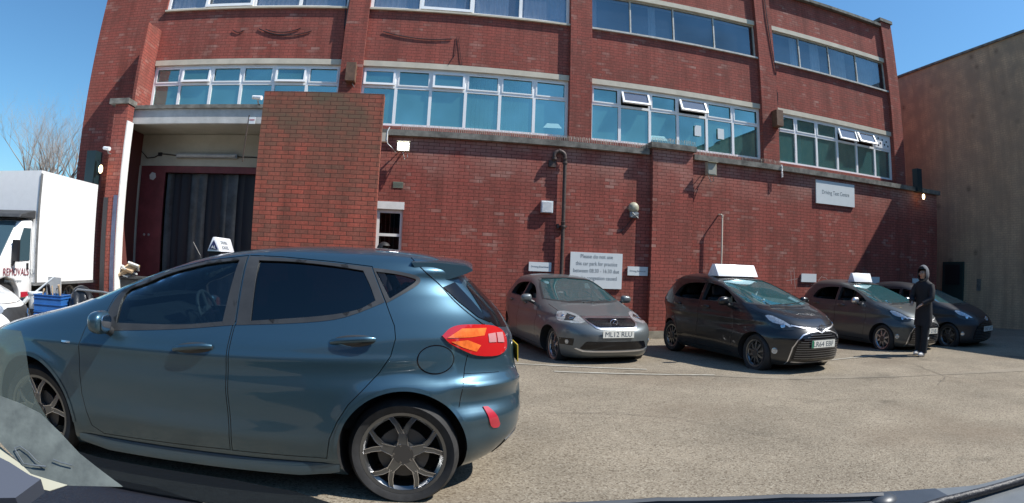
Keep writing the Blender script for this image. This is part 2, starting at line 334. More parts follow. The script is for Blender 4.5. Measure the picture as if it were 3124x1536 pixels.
# hairline cracks in the tarmac
M['crack'] = pm('crack_dark', (0.07, 0.06, 0.05), .9)
bm = bmesh.new()
def crack(pts, w=.012):
    rnd = random.Random(3); o = []
    for a, b in zip(pts, pts[1:]):
        for k in range(8): o.append(Vector(a)+(Vector(b)-Vector(a))*k/8+Vector((rnd.uniform(-.02, .02), rnd.uniform(-.02, .02))))
    for a, b in zip(o, o[1:]):
        d = (b-a); n = Vector((-d.y, d.x)).normalized()*w/2*rnd.uniform(.4, 1)
        sheet(bm, [tuple(a-n), tuple(b-n), tuple(b+n), tuple(a+n)], 0.010)
crack([(8.0, 6.6), (7.4, 5.4), (7.9, 4.6), (7.6, 3.6)]); crack([(1.3, 5.3), (2.0, 5.2), (2.5, 4.9), (2.7, 4.6)], .008); crack([(7.4, 5.4), (6.6, 5.0)], .008)
g = obj('ground_cracks', bm, M['crack']); tag(g, kind='structure', label='thin dark cracks in the tarmac')
# ---- building
B = empty('brick_building', (0, YL, 0), label='three storey red brick office building with rows of white framed windows', cat='building')
def bobj(name, bm, mats, **k):
    o = obj(name, bm, mats, **k); o.parent = B; o.matrix_parent_inverse = Matrix.Translation((0, -YL, 0)); return o
bays = [(-7.18, -2.14), (-1.60, 3.48), (4.05, 9.13), (9.69, 14.68)]
XL0, XR0, ZT = -9.23, 15.2, 10.0
ZG0, ZG1, ZH0, ZH1 = 4.62, 6.10, 7.66, 8.70       # first floor and second floor window openings
bm = bmesh.new()
D = 0.35
addbox(bm, XL0, -7.18, YU, YU+D, -0.2, ZT)
for i, (a, b) in enumerate(bays):
    addbox(bm, a, b, YU, YU+D, 3.9, ZG0); addbox(bm, a, b, YU, YU+D, ZG1+0.14, ZH0-0.05); addbox(bm, a, b, YU, YU+D, ZH1+0.14, ZT)
    nxt = bays[i+1][0] if i < 3 else XR0
    addbox(bm, b, nxt, YU, YU+D, 3.9, ZT)
addbox(bm, XL0, XL0+D, YU+D, YU+12, -0.2, ZT); addbox(bm, XR0-D, XR0, YU+D, YU+12, -0.2, ZT)
addbox(bm, XL0+D, XR0-D, YU+12, YU+12.3, -0.2, ZT)
bobj('upper_wall', bm, M['brick'], uv=True)
for a, b in [(-2.14, -1.60), (3.48, 4.05), (9.13, 9.69), (14.68, 15.2)]:
    bm = bmesh.new(); addbox(bm, a, b, YPL, YU-0.001, 4.0, ZT+(0.22 if a > 14 else 0.0)); bobj('pilaster', bm, M['brick'], uv=True)
# brick fin added at the left end so its top throws a slanting shadow
bm = bmesh.new(); addprism(bm, [(YU-0.80, 3.9), (YU-0.002, 3.9), (YU-0.002, 7.08), (YU-0.80, 7.0)], -7.27, -7.184, 'x'); fixn(bm); bobj('added_shadow_fin', bm, M['brick'], uv=True)
bm = bmesh.new()
addbox(bm, XL0-0.05, 14.62, YU-0.16, YU+0.4, ZT, ZT+0.10); addbox(bm, 14.62, XR0+0.06, YPL-0.06, YU+0.4, ZT+0.22, ZT+0.34)
bobj('roof_coping', bm, M['coping'], bevel=0.01)
bm = bmesh.new(); addbox(bm, XL0+D, XR0-D, YU+D, YU+12, 9.3, 9.45); bobj('roof', bm, M['coping'])
bm = bmesh.new()
addbox(bm, XL0+D, XR0-D, YU+D+2.2, YU+D+2.3, 3.9, 9.3)
for z in (4.1, 6.6, 7.15, 9.2): addbox(bm, XL0+D, XR0-D, YU+D+0.002, YU+D+2.19, z, z+0.06)
bobj('inner_rooms', bm, M['room'])
for a, b in bays:
    for z in (ZG1, ZH1):
        if z == ZH1 or True:
            bm = bmesh.new(); addbox(bm, a+0.002, b-0.002, YU-0.012, YU+D, z, z+0.138); bobj('lintel', bm, M['lintel'])
    bm = bmesh.new(); addbox(bm, a+0.002, b-0.002, YU-0.07, YU+0.2, ZH0-0.05, ZH0-0.002); bobj('window_sill', bm, M['lintel'] if a < 4 else M['steel_w'])

def win(a, b, z0, z1, cols, zt, mat, pane, fw=0.066, open_=(), top_h=None, y=YU+0.07, name='window'):
    """one strip window: frame with mullions and transom; openable top sashes; one pane mesh"""
    bm = bmesh.new(); dy = 0.06
    addbox(bm, a, b, y, y+dy, z0, z0+fw); addbox(bm, a, b, y, y+dy, z1-fw, z1)
    addbox(bm, a, a+fw, y, y+dy, z0+fw, z1-fw); addbox(bm, b-fw, b, y, y+dy, z0+fw, z1-fw)
    for c in cols[1:-1]: addbox(bm, c-fw*0.55, c+fw*0.55, y, y+dy, z0+fw, z1-fw)
    if zt:
        for i in range(len(cols)-1):
            p = cols[i]+(fw if i == 0 else fw*0.55); q = cols[i+1]-(fw if i == len(cols)-2 else fw*0.55)
            addbox(bm, p, q, y, y+dy, zt-fw*0.5, zt+fw*0.5)
            if mat is M['upvc']:          # sash frame of the top light, set proud
                if i in open_: continue
                s = 0.032
                addbox(bm, p, q, y-0.014, y, zt+fw*.5, zt+fw*.5+s); addbox(bm, p, q, y-0.014, y, z1-fw-s, z1-fw)
                addbox(bm, p, p+s, y-0.014, y, zt+fw*.5+s, z1-fw-s); addbox(bm, q-s, q, y-0.014, y, zt+fw*.5+s, z1-fw-s)
                addbox(bm, (p+q)/2-.16, (p+q)/2+.16, y-0.022, y, z1-fw*.7, z1-fw*.7+.014)
    w = bobj(name, bm, mat)
    bm = bmesh.new()
    for i in range(len(cols)-1):
        p, q = cols[i]+.01, cols[i+1]-.01
        zs = [(z0+.01, zt-.01), (zt+.01, z1-.01)] if zt else [(z0+.01, z1-.01)]
        for j, (c, d) in enumerate(zs):
            if zt and j == 1 and i in open_: continue
            t = random.uniform(-.008, .008)
            vs = [bm.verts.new(v) for v in ((p, y+.035+t, c), (q, y+.035-t, c), (q, y+.035-t*.5, d), (p, y+.035+t*.5, d))]; bm.faces.new(vs)
    pn = obj('pane', bm, pane); pn.parent = w
    for i in open_:   # top-hung sash pushed out at the bottom
        p = cols[i]+fw*0.55; q = cols[i+1]-fw*0.55; h = (z1-fw)-(zt+fw*.5); an = R(open_[i]) if isinstance(open_, dict) else R(20)
        sb = bmesh.new(); s = 0.05
        addbox(sb, p, q, -0.03, 0.02, -h, -h+s); addbox(sb, p, q, -0.03, 0.02, -s, 0); addbox(sb, p, p+s, -0.03, 0.02, -h+s, -s); addbox(sb, q-s, q, -0.03, 0.02, -h+s, -s)
        so_ = obj('sash', sb, mat); so_.parent = w; so_.location = (0, y, z1-fw); so_.rotation_euler = (-an, 0, 0)
        gb = bmesh.new(); gb.faces.new([gb.verts.new(v) for v in ((p+s*.8, 0, -h+s*.8), (q-s*.8, 0, -h+s*.8), (q-s*.8, 0, -s*.8), (p+s*.8, 0, -s*.8))])
        go = obj('sash_pane', gb, M['sash_open'] if an > R(12) else pane); go.parent = w; go.location = (0, y, z1-fw); go.rotation_euler = (-an, 0, 0)
    return w
M['sash_open'] = glass_mat('open_sash_glass', (0.5, 0.55, 0.6), (0.8, 0.85, 0.95), base=0.2, gain=0.95, body=0.35, bodycol=(0.35, 0.36, 0.42))
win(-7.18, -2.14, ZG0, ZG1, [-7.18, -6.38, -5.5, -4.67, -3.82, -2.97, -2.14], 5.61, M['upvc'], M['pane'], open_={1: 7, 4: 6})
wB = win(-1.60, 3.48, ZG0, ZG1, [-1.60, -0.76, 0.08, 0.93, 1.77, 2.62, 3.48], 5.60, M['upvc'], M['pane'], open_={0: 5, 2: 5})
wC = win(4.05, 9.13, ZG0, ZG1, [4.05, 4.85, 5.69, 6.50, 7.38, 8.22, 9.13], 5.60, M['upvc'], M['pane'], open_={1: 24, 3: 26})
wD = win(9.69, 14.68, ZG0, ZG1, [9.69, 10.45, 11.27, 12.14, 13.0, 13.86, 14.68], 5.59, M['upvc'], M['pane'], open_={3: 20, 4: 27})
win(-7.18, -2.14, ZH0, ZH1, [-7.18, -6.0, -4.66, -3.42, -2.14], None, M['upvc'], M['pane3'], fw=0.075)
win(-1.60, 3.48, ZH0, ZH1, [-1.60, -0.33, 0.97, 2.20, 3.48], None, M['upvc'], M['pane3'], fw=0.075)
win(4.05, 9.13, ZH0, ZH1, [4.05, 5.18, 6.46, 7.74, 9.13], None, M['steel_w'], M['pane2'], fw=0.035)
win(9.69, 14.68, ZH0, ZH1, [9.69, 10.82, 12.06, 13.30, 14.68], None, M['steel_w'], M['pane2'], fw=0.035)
# opened casements on the second floor (proud frames)
for a, b in ((-6.0, -4.66), (-0.33, 0.97)):
    bm = bmesh.new(); s = .075
    addbox(bm, a, b, -.03, .03, 0, s); addbox(bm, a, b, -.03, .03, .93-s, .93); addbox(bm, a, a+s, -.03, .03, s, .93-s); addbox(bm, b-s, b, -.03, .03, s, .93-s)
    for v in bm.verts: v.co = Vector((v.co.x, v.co.y+YU+.02-(.93-v.co.z)*.07, v.co.z+ZH0+.02))
    bobj('casement', bm, M['upvc'])
# curtains and blinds behind the glass
def curtain(a, b, z0, z1, y, mat, amp=.04, wl=.13, name='curtain', parent=B):
    bm = bmesh.new(); n = max(4, int((b-a)/wl*8)); pr = None
    for i in range(n+1):
        x = a+(b-a)*i/n; yy = y+amp*math.sin(x/wl*6.283+math.sin(x*3))
        c = (bm.verts.new((x, yy, z0)), bm.verts.new((x, yy, z1)))
        if pr: bm.faces.new((pr[0], c[0], c[1], pr[1]))
        pr = c
    return bobj(name, bm, mat, smooth=60)
for a, b in ((-7.1, -6.1), (-4.6, -3.5), (-3.3, -2.25), (-1.5, -0.4), (-0.25, 0.8), (1.05, 1.9), (2.3, 3.4)): curtain(a, b, ZH0, ZH1+.1, YU+.19, M['net'], amp=.025)
for a, b in ((4.1, 4.25), (5.75, 5.95), (9.75, 9.9), (10.55, 10.8), (11.35, 11.75), (12.2, 12.9), (13.35, 14.5)): curtain(a, b, ZH0, ZH1+.1, YU+.19, M['net'], amp=.025)
def blind(a, b, z0, z1, duty):
    bm = bmesh.new(); x = a
    while x < b-.05:
        addbox(bm, x, x+.085*duty, YU+.18, YU+.185, z0, z1); x += .105
    bobj('vertical_blind', bm, M['blind'])
blind(1.0, 1.7, 4.7, 6.0, .9); blind(1.85, 2.6, 4.7, 6.0, .3)
bm = bmesh.new()
for x0 in (10.7,): addbox(bm, x0, x0+.12, YU+.3, YU+.34, 4.65, 6.0)
bobj('curtain', bm, M['net'])
for q in ((7.0, 7.2), (7.72, 7.92)):
    bm = bmesh.new(); addbox(bm, q[0], q[1], YU+.060, YU+.064, 5.06, 5.35); bobj('paper_notice', bm, M['sign'])
M['tube_lit'] = pm('lit_office_light', (1, 1, 1), .5, emit=(.9, 1, .95), es=1.6)
for x, z, w_ in ((3.05, 5.06, .5), (6.0, 5.02, .6)):
    bm = bmesh.new(); addprism(bm, [(x, z), (x+w_, z+.02), (x+w_*.8, z+.13), (x+.1, z+.12)], YU+.9, YU+.93); fixn(bm); bobj('office_light', bm, M['tube_lit'])
# perforated panel in the last light of the right window
bm = bmesh.new(); addbox(bm, 13.9, 14.62, YU+.05, YU+.058, 5.64, 6.03)
po = bobj('vent_panel', bm, M['upvc'])
for x, z in ((14.05, 5.95), (14.25, 5.92), (14.45, 5.88), (14.15, 5.8), (14.35, 5.77), (14.05, 5.72), (14.52, 5.74)):
    bm = bmesh.new(); addlathe(bm, [(0, 0), (.035, 0)], (x, YU+.046, z), (0, -1, 0), 12)
    v_ = obj('vent_hole', bm, M['black']); v_.parent = po

# ---- single-storey front range
bm = bmesh.new()
ZC = 4.14
def wallseg(a, b, z0, z1, y=YL, d=.3): addbox(bm, a, b, y, y+d, z0, z1)
wallseg(-0.92, -0.36, 2.54, ZC); wallseg(-0.92, -0.36, -.2, 1.20); wallseg(-2.9, -0.92, -.2, ZC); wallseg(-0.36, 5.24, -.2, ZC)
addbox(bm, 5.24, 6.30, YL-0.13, YL+.3, -.2, 4.30); wallseg(6.30, 15.75, -.2, ZC)
addbox(bm, 15.45, 15.75, YL+.3, YU+12, -.2, ZC)
bobj('lower_wall', bm, M['brick_low'], uv=True)
M['base'] = pm('render_plinth', (0.30, 0.27, 0.21), .9, noise=.3, nscale=6)
bm = bmesh.new(); addbox(bm, -0.9, 15.8, YL-.16, YL-.135, gz(12)-.05, .06); addbox(bm, -0.9, 15.8, YL-.135, YL-.002, gz(12)-.05, .0); bobj('plinth', bm, M['base'])
bm = bmesh.new()
for a, b, z, y0 in ((-1.6, 5.17, ZC, YL-.10), (5.17, 6.36, 4.30, YL-.22), (6.36, 15.85, ZC, YL-.10)): addbox(bm, a, b, y0, YU-.001, z, z+.13)
bobj('wall_coping', bm, M['coping'], bevel=.012)
M['spike'] = pm('pale_plastic_spikes', (0.50, 0.46, 0.38), .6)
# bird spikes along the coping
bm = bmesh.new(); x = -0.5
while x < 9.0:
    zz = 4.43 if 5.17 < x < 6.36 else 4.27; y0 = YL-(.17 if 5.17 < x < 6.36 else .05)
    for k in (-1, 0, 1):
        h = random.uniform(.10, .14); addtube(bm, [(x, y0, zz), (x+k*.02+random.uniform(-.01, .01), y0+k*.03, zz+h)], .0038, 4, cap=False)
    x += .042
sp = bobj('bird_spikes', bm, M['spike']); sp['kind'] = 'stuff'
# small barred window beside the screen wall
bm = bmesh.new(); addbox(bm, -0.93, -0.34, YL-.02, YL+.1, 2.54, 2.70); bobj('lintel', bm, M['white_paint'])
bm = bmesh.new(); y = YL+.04; a, b, z0, z1 = -0.92, -0.36, 1.20, 2.54
for q in ((a, b, z0, z0+.06), (a, b, z1-.08, z1), (a, a+.06, z0, z1), (b-.06, b, z0, z1), (a, b, 1.96, 2.02)): addbox(bm, q[0], q[1], y, y+.05, q[2], q[3]); y += .0006
wo = bobj('window', bm, M['white_paint'])
bm = bmesh.new(); addbox(bm, a, b, YL+.07, YL+.076, z0, z1); pn = obj('pane', bm, M['pane_dark']); pn.parent = wo
bm = bmesh.new()
for k in range(1, 6): addtube(bm, [(a+.56*k/6, YL+.14, z0), (a+.56*k/6, YL+.14, z1)], .008, 6)
gr = obj('window_bars', bm, M['galv']); gr.parent = wo
bm = bmesh.new(); addbox(bm, a-.3, b+.3, YL+.40, YL+.42, z0-.3, z1+.3); bobj('inner_rooms', bm, M['dark'])

# ---- screen wall and the entrance porch on the left
bm = bmesh.new(); addbox(bm, -2.96, -0.755, 9.8, 10.02, -.15, 4.36); addbox(bm, -2.96, -2.74, 10.021, 12.19, -.15, 4.1)
bobj('screen_wall', bm, M['brick_old'], uv=True)
bm = bmesh.new(); 
addbox(bm, -6.66, -6.32, 10.72, 11.0, -.15, 4.40); addbox(bm, -6.9, -6.66, 10.9, YU, -.15, 4.30)
bobj('porch_pier', bm, M['brick'], uv=True)
bm = bmesh.new(); addbox(bm, -6.315, -6.285, 10.73, 11.0, -.15, 4.05); bobj('painted_reveal', bm, M['white_paint'])
M['guard'] = pm('blue_grey_guard', (0.10, 0.12, 0.20), .5, noise=.2); M['guard2'] = pm('dark_guard', (0.035, 0.035, 0.04), .6)
bm = bmesh.new(); addbox(bm, -6.42, -6.325, 10.705, 10.719, -.1, 2.5); bobj('corner_guard', bm, M['guard'])
bm = bmesh.new(); addbox(bm, -6.67, -6.56, 10.70, 10.718, -.1, 2.45); bobj('corner_guard', bm, M['guard2'])
bm = bmesh.new(); addbox(bm, -6.80, -6.30, 10.66, 11.06, 4.405, 4.52); bobj('pier_cap', bm, M['coping'], bevel=.01)
bm = bmesh.new(); addbox(bm, -6.55, -2.97, 11.05, 11.17, 4.05, 4.36); bobj('fascia', bm, M['render'])
bm = bmesh.new(); addbox(bm, -6.62, -2.98, 11.0, YU-.002, 4.362, 4.44); bobj('wall_coping', bm, M['coping'], bevel=.01)
bm = bmesh.new(); addbox(bm, -6.66, -2.98, 11.175, YU-.01, 4.07, 4.10); addbox(bm, -6.66, -6.64, 11.01, YL-.003, -.15, 4.06, 1); bobj('porch_ceiling', bm, [M['soffit'], M['brick']])
bm = bmesh.new()
addbox(bm, -6.64, -2.98, YL, YL+.2, 3.34, 4.06); addbox(bm, -6.76, -6.60, YL-.03, YL+.2, -.15, 3.34)
bobj('porch_back_wall', bm, M['soffit'])
M['maroon'] = pm('maroon_paint', (0.16, 0.035, 0.04), .5, noise=.25, nscale=4)
M['strip'] = pm('pvc_strip_curtain', (0.055, 0.065, 0.075), .35, noise=.5, nscale=3)
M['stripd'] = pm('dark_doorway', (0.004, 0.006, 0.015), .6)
bm = bmesh.new(); addbox(bm, -6.595, -5.94, YL, YL+.06, -.15, 3.335); addbox(bm, -5.94, -2.98, YL, YL+.08, 3.19, 3.335)
dr = bobj('door', bm, M['maroon'])
bm = bmesh.new()
addlathe(bm, [(0, .004), (.09, .004), (.095, 0)], (-6.27, YL-.001, 3.1), (0, -1, 0), 6)
ob = obj('door_sign', bm, M['render']); ob.parent = dr; ob.matrix_parent_inverse = Matrix()
for x in (-6.38, -6.26):
    bm = bmesh.new(); addlathe(bm, [(0, .03), (.028, .02), (.03, 0)], (x, YL-.001, 1.77), (0, -1, 0), 14)
    ob = obj('door_lock', bm, M['galv']); ob.parent = dr
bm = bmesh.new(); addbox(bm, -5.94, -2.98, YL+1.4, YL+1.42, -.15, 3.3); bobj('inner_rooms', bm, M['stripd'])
x = -5.93; k = 0
while x < -3.0:
    wd = random.uniform(.16, .26); bm = bmesh.new()
    n = 8; pr = None; yy = YL+.14+.03*(k % 2)
    for i in range(n+1):
        c = (bm.verts.new((x+wd*i/n, yy+.02*math.sin(i/n*3.14), -.1)), bm.verts.new((x+wd*i/n, yy+.02*math.sin(i/n*3.14), 3.19)))
        if pr: bm.faces.new((pr[0], c[0], c[1], pr[1]))
        pr = c
    bobj('curtain_strip', bm, M['strip'] if k % 4 in (0, 3) else M['stripd'], smooth=60); x += wd*.92; k += 1

# ---- neighbouring building on the right, in its own shade
N_ = empty('neighbouring_building', (17.9, 10, 0), label='tall plain brown brick wall of the next building, in shade on the right', cat='building')
bm = bmesh.new(); addbox(bm, 17.9, 19.5, -12, 22, -.3, 9.42); o = obj('side_wall', bm, M['brick_brown'], uv=True); o.parent = N_; o.matrix_parent_inverse = Matrix.Translation((-17.9, -10, 0))
bm = bmesh.new(); addbox(bm, 17.84, 19.6, -12, 22.1, 9.42, 9.50); o = obj('roof_coping', bm, M['coping']); o.parent = N_; o.matrix_parent_inverse = Matrix.Translation((-17.9, -10, 0))
M['green_door'] = pm('dark_green_paint', (0.02, 0.045, 0.04), .5)
bm = bmesh.new(); addbox(bm, 17.80, 17.9, 12.52, 13.5, -.1, 2.08); o = obj('door', bm, M['green_door'], bevel=.01); o.parent = N_; o.matrix_parent_inverse = Matrix.Translation((-17.9, -10, 0))
bm = bmesh.new(); addbox(bm, 17.78, 17.799, 12.66, 13.36, 1.28, 1.98); d = obj('door_glass', bm, M['black']); d.parent = o
bm = bmesh.new(); addbox(bm, 17.86, 17.899, 11.75, 11.92, 1.1, 1.5); d = obj('meter_box', bm, M['coping']); d.parent = N_; d.matrix_parent_inverse = Matrix.Translation((-17.9, -10, 0))

# unseen terrace shape added behind the viewpoint to cut sky light and darken reflections
TB = empty('sky_block_terrace', (-4, -17, 0), label='unseen terrace shaped block added behind the viewpoint to cut sky light', cat='building')
bm = bmesh.new(); addbox(bm, -34, 26, -6, 0, 0, 6.2); o = obj('sky_block_wall', bm, M['brick'], uv=True); o.parent = TB
bm = bmesh.new(); addprism(bm, [(-6.3, 6.2), (.3, 6.2), (-3, 8.6)], -34.2, 26.2, 'x'); fixn(bm); o = obj('roof', bm, M['coping']); o.parent = TB
for k in range(14):
    for z in (1.0, 3.9):
        bm = bmesh.new(); x = -32+k*4.2; addbox(bm, x, x+1.2, .001, .05, z, z+1.3); o = obj('window', bm, M['dark']); o.parent = TB
# ================================================================ CAR KIT
def cr(p0, p1, p2, p3, t):
    return 0.5*((2*p1)+(-p0+p2)*t+(2*p0-5*p1+4*p2-p3)*t*t+(-p0+3*p1-3*p2+p3)*t**3)
def dense_levels(lv, step=0.03):
    o = []
    for i in range(len(lv)-1):
        a = lv[max(i-1, 0)]; b = lv[i]; c = lv[i+1]; d = lv[min(i+2, len(lv)-1)]
        dist = max(abs(b[1]-c[1]), abs(b[2]-c[2]), abs(b[3]-c[3]), abs(b[0]-c[0])); n = max(1, int(math.ceil(dist/step)))
        for k in range(n): o.append([cr(a[j], b[j], c[j], d[j], k/n) for j in range(6)])
    o.append(list(lv[-1])); return o
def outline(xn, xt, w, ef, er, n):
    xm = (xn+xt)/2; pts = []
    for q, (a, e) in enumerate(((xn-xm, ef), (xm-xt, er))):
        m = 48; s = []
        for k in range(m+1):
            t = math.pi/2*k/m; x = a*math.cos(t)**(2/e); y = w*math.sin(t)**(2/e); s.append((x, y))
        if q == 0: pts += [(xm+x, y) for x, y in s]
        else: pts += [(xm-x, y) for x, y in s[::-1]][1:]
    L = [0]
    for i in range(1, len(pts)): L.append(L[-1]+math.hypot(pts[i][0]-pts[i-1][0], pts[i][1]-pts[i-1][1]))
    h = []; j = 0
    for k in range(n+1):
        s = L[-1]*k/n
        while j < len(L)-2 and L[j+1] < s: j += 1
        t = (s-L[j])/max(1e-9, L[j+1]-L[j]); h.append((pts[j][0]+(pts[j+1][0]-pts[j][0])*t, pts[j][1]+(pts[j+1][1]-pts[j][1])*t))
    return h + [(x, -y) for x, y in h[1:-1][::-1]]
def body_bm(levels, n=90, step=0.03, disp=None):
    bm = bmesh.new(); rings = []
    for z, xn, xt, w, ef, er in dense_levels(levels, step):
        ring = []
        for x, y in outline(xn, xt, max(w, .02), max(ef, 2), max(er, 2), n):
            if disp:
                x, y, zz = disp(x, y, z)
            else: zz = z
            ring.append(bm.verts.new((x, y, zz)))
        rings.append(ring)
    m = len(rings[0])
    for a, b in zip(rings, rings[1:]):
        for k in range(m): bm.faces.new((a[k], a[(k+1) % m], b[(k+1) % m], b[k]))
    bm.faces.new(rings[0][::-1]); bm.faces.new(rings[-1]); fixn(bm)
    return bm
def temp(bm, mat=None):
    fixn(bm); me = bpy.data.meshes.new('tmp'); bm.to_mesh(me); bm.free()
    if mat: me.materials.append(mat)
    o = bpy.data.objects.new('tmp', me); COL.objects.link(o); return o
def boolean(src, ops):
    """src: object; ops: [(operation, object)] -> new mesh datablock"""
    for op, ob in ops:
        md = src.modifiers.new('b', 'BOOLEAN'); md.operation = op; md.object = ob; md.solver = 'EXACT'
        try: md.material_mode = 'TRANSFER'
        except Exception: pass
    me = bpy.data.meshes.new_from_object(src.evaluated_get(bpy.context.evaluated_depsgraph_get()))
    src.modifiers.clear(); return me
def wrap(name, me, parent, smooth=32):
    me.name = name
    me.polygons.foreach_set('use_smooth', [True]*len(me.polygons)); me.set_sharp_from_angle(angle=R(smooth))
    o = bpy.data.objects.new(name, me); COL.objects.link(o); o.parent = parent; return o
def kill(*obs):
    for o in obs:
        me = o.data; bpy.data.objects.remove(o)
        if me.users == 0: bpy.data.meshes.remove(me)
def smoothpoly(pts, k=4, closed=True, corner=()):
    """Catmull-Rom through the outline; indexes in corner stay sharp"""
    o = []; n = len(pts)
    for i in range(n if closed else n-1):
        b, c = pts[i], pts[(i+1) % n]; a = pts[(i-1) % n]; d = pts[(i+2) % n]
        if i in corner: a = (2*b[0]-c[0], 2*b[1]-c[1])
        if (i+1) % n in corner: d = (2*c[0]-b[0], 2*c[1]-b[1])
        for q in range(k): o.append((cr(a[0], b[0], c[0], d[0], q/k), cr(a[1], b[1], c[1], d[1], q/k)))
    return o
def inpoly(p, poly):
    x, y = p; c = False; n = len(poly); j = n-1
    for i in range(n):
        xi, yi = poly[i]; xj, yj = poly[j]
        if (yi > y) != (yj > y) and x < (xj-xi)*(y-yi)/(yj-yi)+xi: c = not c
        j = i
    return c
def offpoly(poly, d):
    """shift the outline outwards by d (inwards if negative)"""
    n = len(poly); ar = sum(poly[i][0]*poly[(i+1) % n][1]-poly[(i+1) % n][0]*poly[i][1] for i in range(n)); s = 1 if ar > 0 else -1; o = []
    for i in range(n):
        a = Vector(poly[i-1]); b = Vector(poly[i]); c = Vector(poly[(i+1) % n]); e1 = (b-a); e2 = (c-b)
        e1 = e1.normalized() if e1.length > 1e-9 else e2.normalized(); e2 = e2.normalized() if e2.length > 1e-9 else e1
        nn = Vector((e1.y+e2.y, -(e1.x+e2.x)))
        nn = nn.normalized() if nn.length > 1e-6 else Vector((e1.y, -e1.x)); k = max(.5, nn.dot(Vector((e1.y, -e1.x)))); o.append(tuple(b+nn*(s*d/k)))
    return o
class Skin:
    """projects outlines onto a car's surface"""
    def __init__(self, bm):
        self.t = BVHTree.FromBMesh(bm)
    def patch(self, poly, phi=0.0, off=0.002, thick=0.006, res=0.03, holes=(), top=False, mi=0, bm=None, bulge=0.0, side=1):
        """poly in (u, z); phi: heading the rays come from, 0 = left side, 90 = front (degrees), top=True: (x, y) from above"""
        ph = R(phi); D = Vector((-math.sin(ph), -math.cos(ph), 0)); U = Vector((math.cos(ph), -math.sin(ph), 0))
        if top: D = Vector((0, 0, -1))
        n = len(poly); vs = [Vector(p) for p in poly]; edges = [(i, (i+1) % n) for i in range(n)]
        # refine the boundary
        def refine(pl):
            o = []
            for i in range(len(pl)):
                a = Vector(pl[i]); b = Vector(pl[(i+1) % len(pl)]); k = max(1, int((b-a).length/res))
                o += [tuple(a+(b-a)*q/k) for q in range(k)]
            return o
        loops = [refine(poly)]+[refine(h) for h in holes]; vs = []; edges = []
        for lp in loops:
            b0 = len(vs); vs += [Vector(p) for p in lp]; edges += [(b0+i, b0+(i+1) % len(lp)) for i in range(len(lp))]
        x0 = min(p[0] for p in poly); x1 = max(p[0] for p in poly); z0 = min(p[1] for p in poly); z1 = max(p[1] for p in poly)
        u = x0+res/2
        while u < x1:
            z = z0+res/2
            while z < z1:
                if inpoly((u, z), poly) and not any(inpoly((u, z), h) for h in holes):
                    if min((Vector((u, z))-q).length for q in vs[:sum(len(l) for l in loops)]) > res*.45: vs.append(Vector((u, z)))
                z += res
            u += res
        co, ed, fc, *_ = delaunay_2d_cdt(vs, edges, [], 0, 1e-5)
        own = bm is None
        if own: bm = bmesh.new()
        fr = []; bk = []; cen = Vector(((x0+x1)/2, (z0+z1)/2))
        for c in co:
            o = Vector((c.x, c.y, 5)) if top else U*c.x + Vector((0, 0, c.y)) - D*4
            h, nn, _, _ = self.t.ray_cast(o, D)
            if h is None:
                h, nn, _, _ = self.t.find_nearest(o + D*3.4 if not top else Vector((c.x, c.y, 1)))
            if nn.dot(D) > 0: nn = -nn
            bl = 0
            if bulge: bl = bulge*max(0, 1-((c-cen).length/(.6*max(x1-x0, z1-z0)))**2)
            p = h + nn*(off+bl); q = h - nn*(thick-off) if thick else p
            if side < 0: p.y = -p.y; q.y = -q.y
            fr.append(bm.verts.new(p))
            if thick: bk.append(bm.verts.new(q))
        cnt = {}
        for f in fc:
            m = sum((co[i] for i in f), Vector((0, 0)))/len(f)
            if not inpoly(m, loops[0]) or any(inpoly(m, h) for h in loops[1:]): continue
            try: g_ = bm.faces.new([fr[i] for i in f]); g_.material_index = mi
            except ValueError: continue
            for i in range(len(f)): 
                k = (f[i], f[(i+1) % len(f)]); cnt[k] = 1
        if thick:
            for a, b in list(cnt):
                if (b, a) not in cnt:
                    g_ = bm.faces.new((fr[b], fr[a], bk[a], bk[b])); g_.material_index = mi
            for v in bk:
                if not v.link_faces: bm.verts.remove(v)
        for v in fr:
            if v.is_valid and not v.link_faces: bm.verts.remove(v)
        return bm
    def at(self, u, z, phi=0.0, side=1):
        ph = R(phi); D = Vector((-math.sin(ph), -math.cos(ph), 0)); U = Vector((math.cos(ph), -math.sin(ph), 0))
        h, nn, _, _ = self.t.ray_cast(U*u+Vector((0, 0, z))-D*4, D)
        if h is None: h, nn, _, _ = self.t.find_nearest(U*u+Vector((0, 0, z))-D*.6)
        return Vector((h.x, h.y*side, h.z)), Vector((nn.x, nn.y*side, nn.z))
    def ribbon(self, pts, w, phi=0.0, off=0.003, bm=None, top=False, step=.02, mi=0):
        """thin raised or dark line along the surface"""
        pl = []
        for a, b in zip(pts, pts[1:]):
            a = Vector(a); b = Vector(b); k = max(1, int((b-a).length/step)); pl += [a+(b-a)*q/k for q in range(k)]
        pl.append(Vector(pts[-1])); bm = bm or bmesh.new(); pr = None
        for i, p in enumerate(pl):
            d = (pl[min(i+1, len(pl)-1)]-pl[max(i-1, 0)]).normalized(); nn = Vector((-d.y, d.x))*w/2; row = []
            for q in (p+nn, p-nn):
                if top: h, n2, _, _ = self.t.ray_cast(Vector((q.x, q.y, 5)), Vector((0, 0, -1)))
                else: h, n2 = self.at(q.x, q.y, phi)
                if h is None: break
                row.append(bm.verts.new(h+n2*off))
            if len(row) < 2: pr = None; continue
            if pr:
                f = bm.faces.new((pr[0], row[0], row[1], pr[1])); f.material_index = mi
            pr = row
        return bm

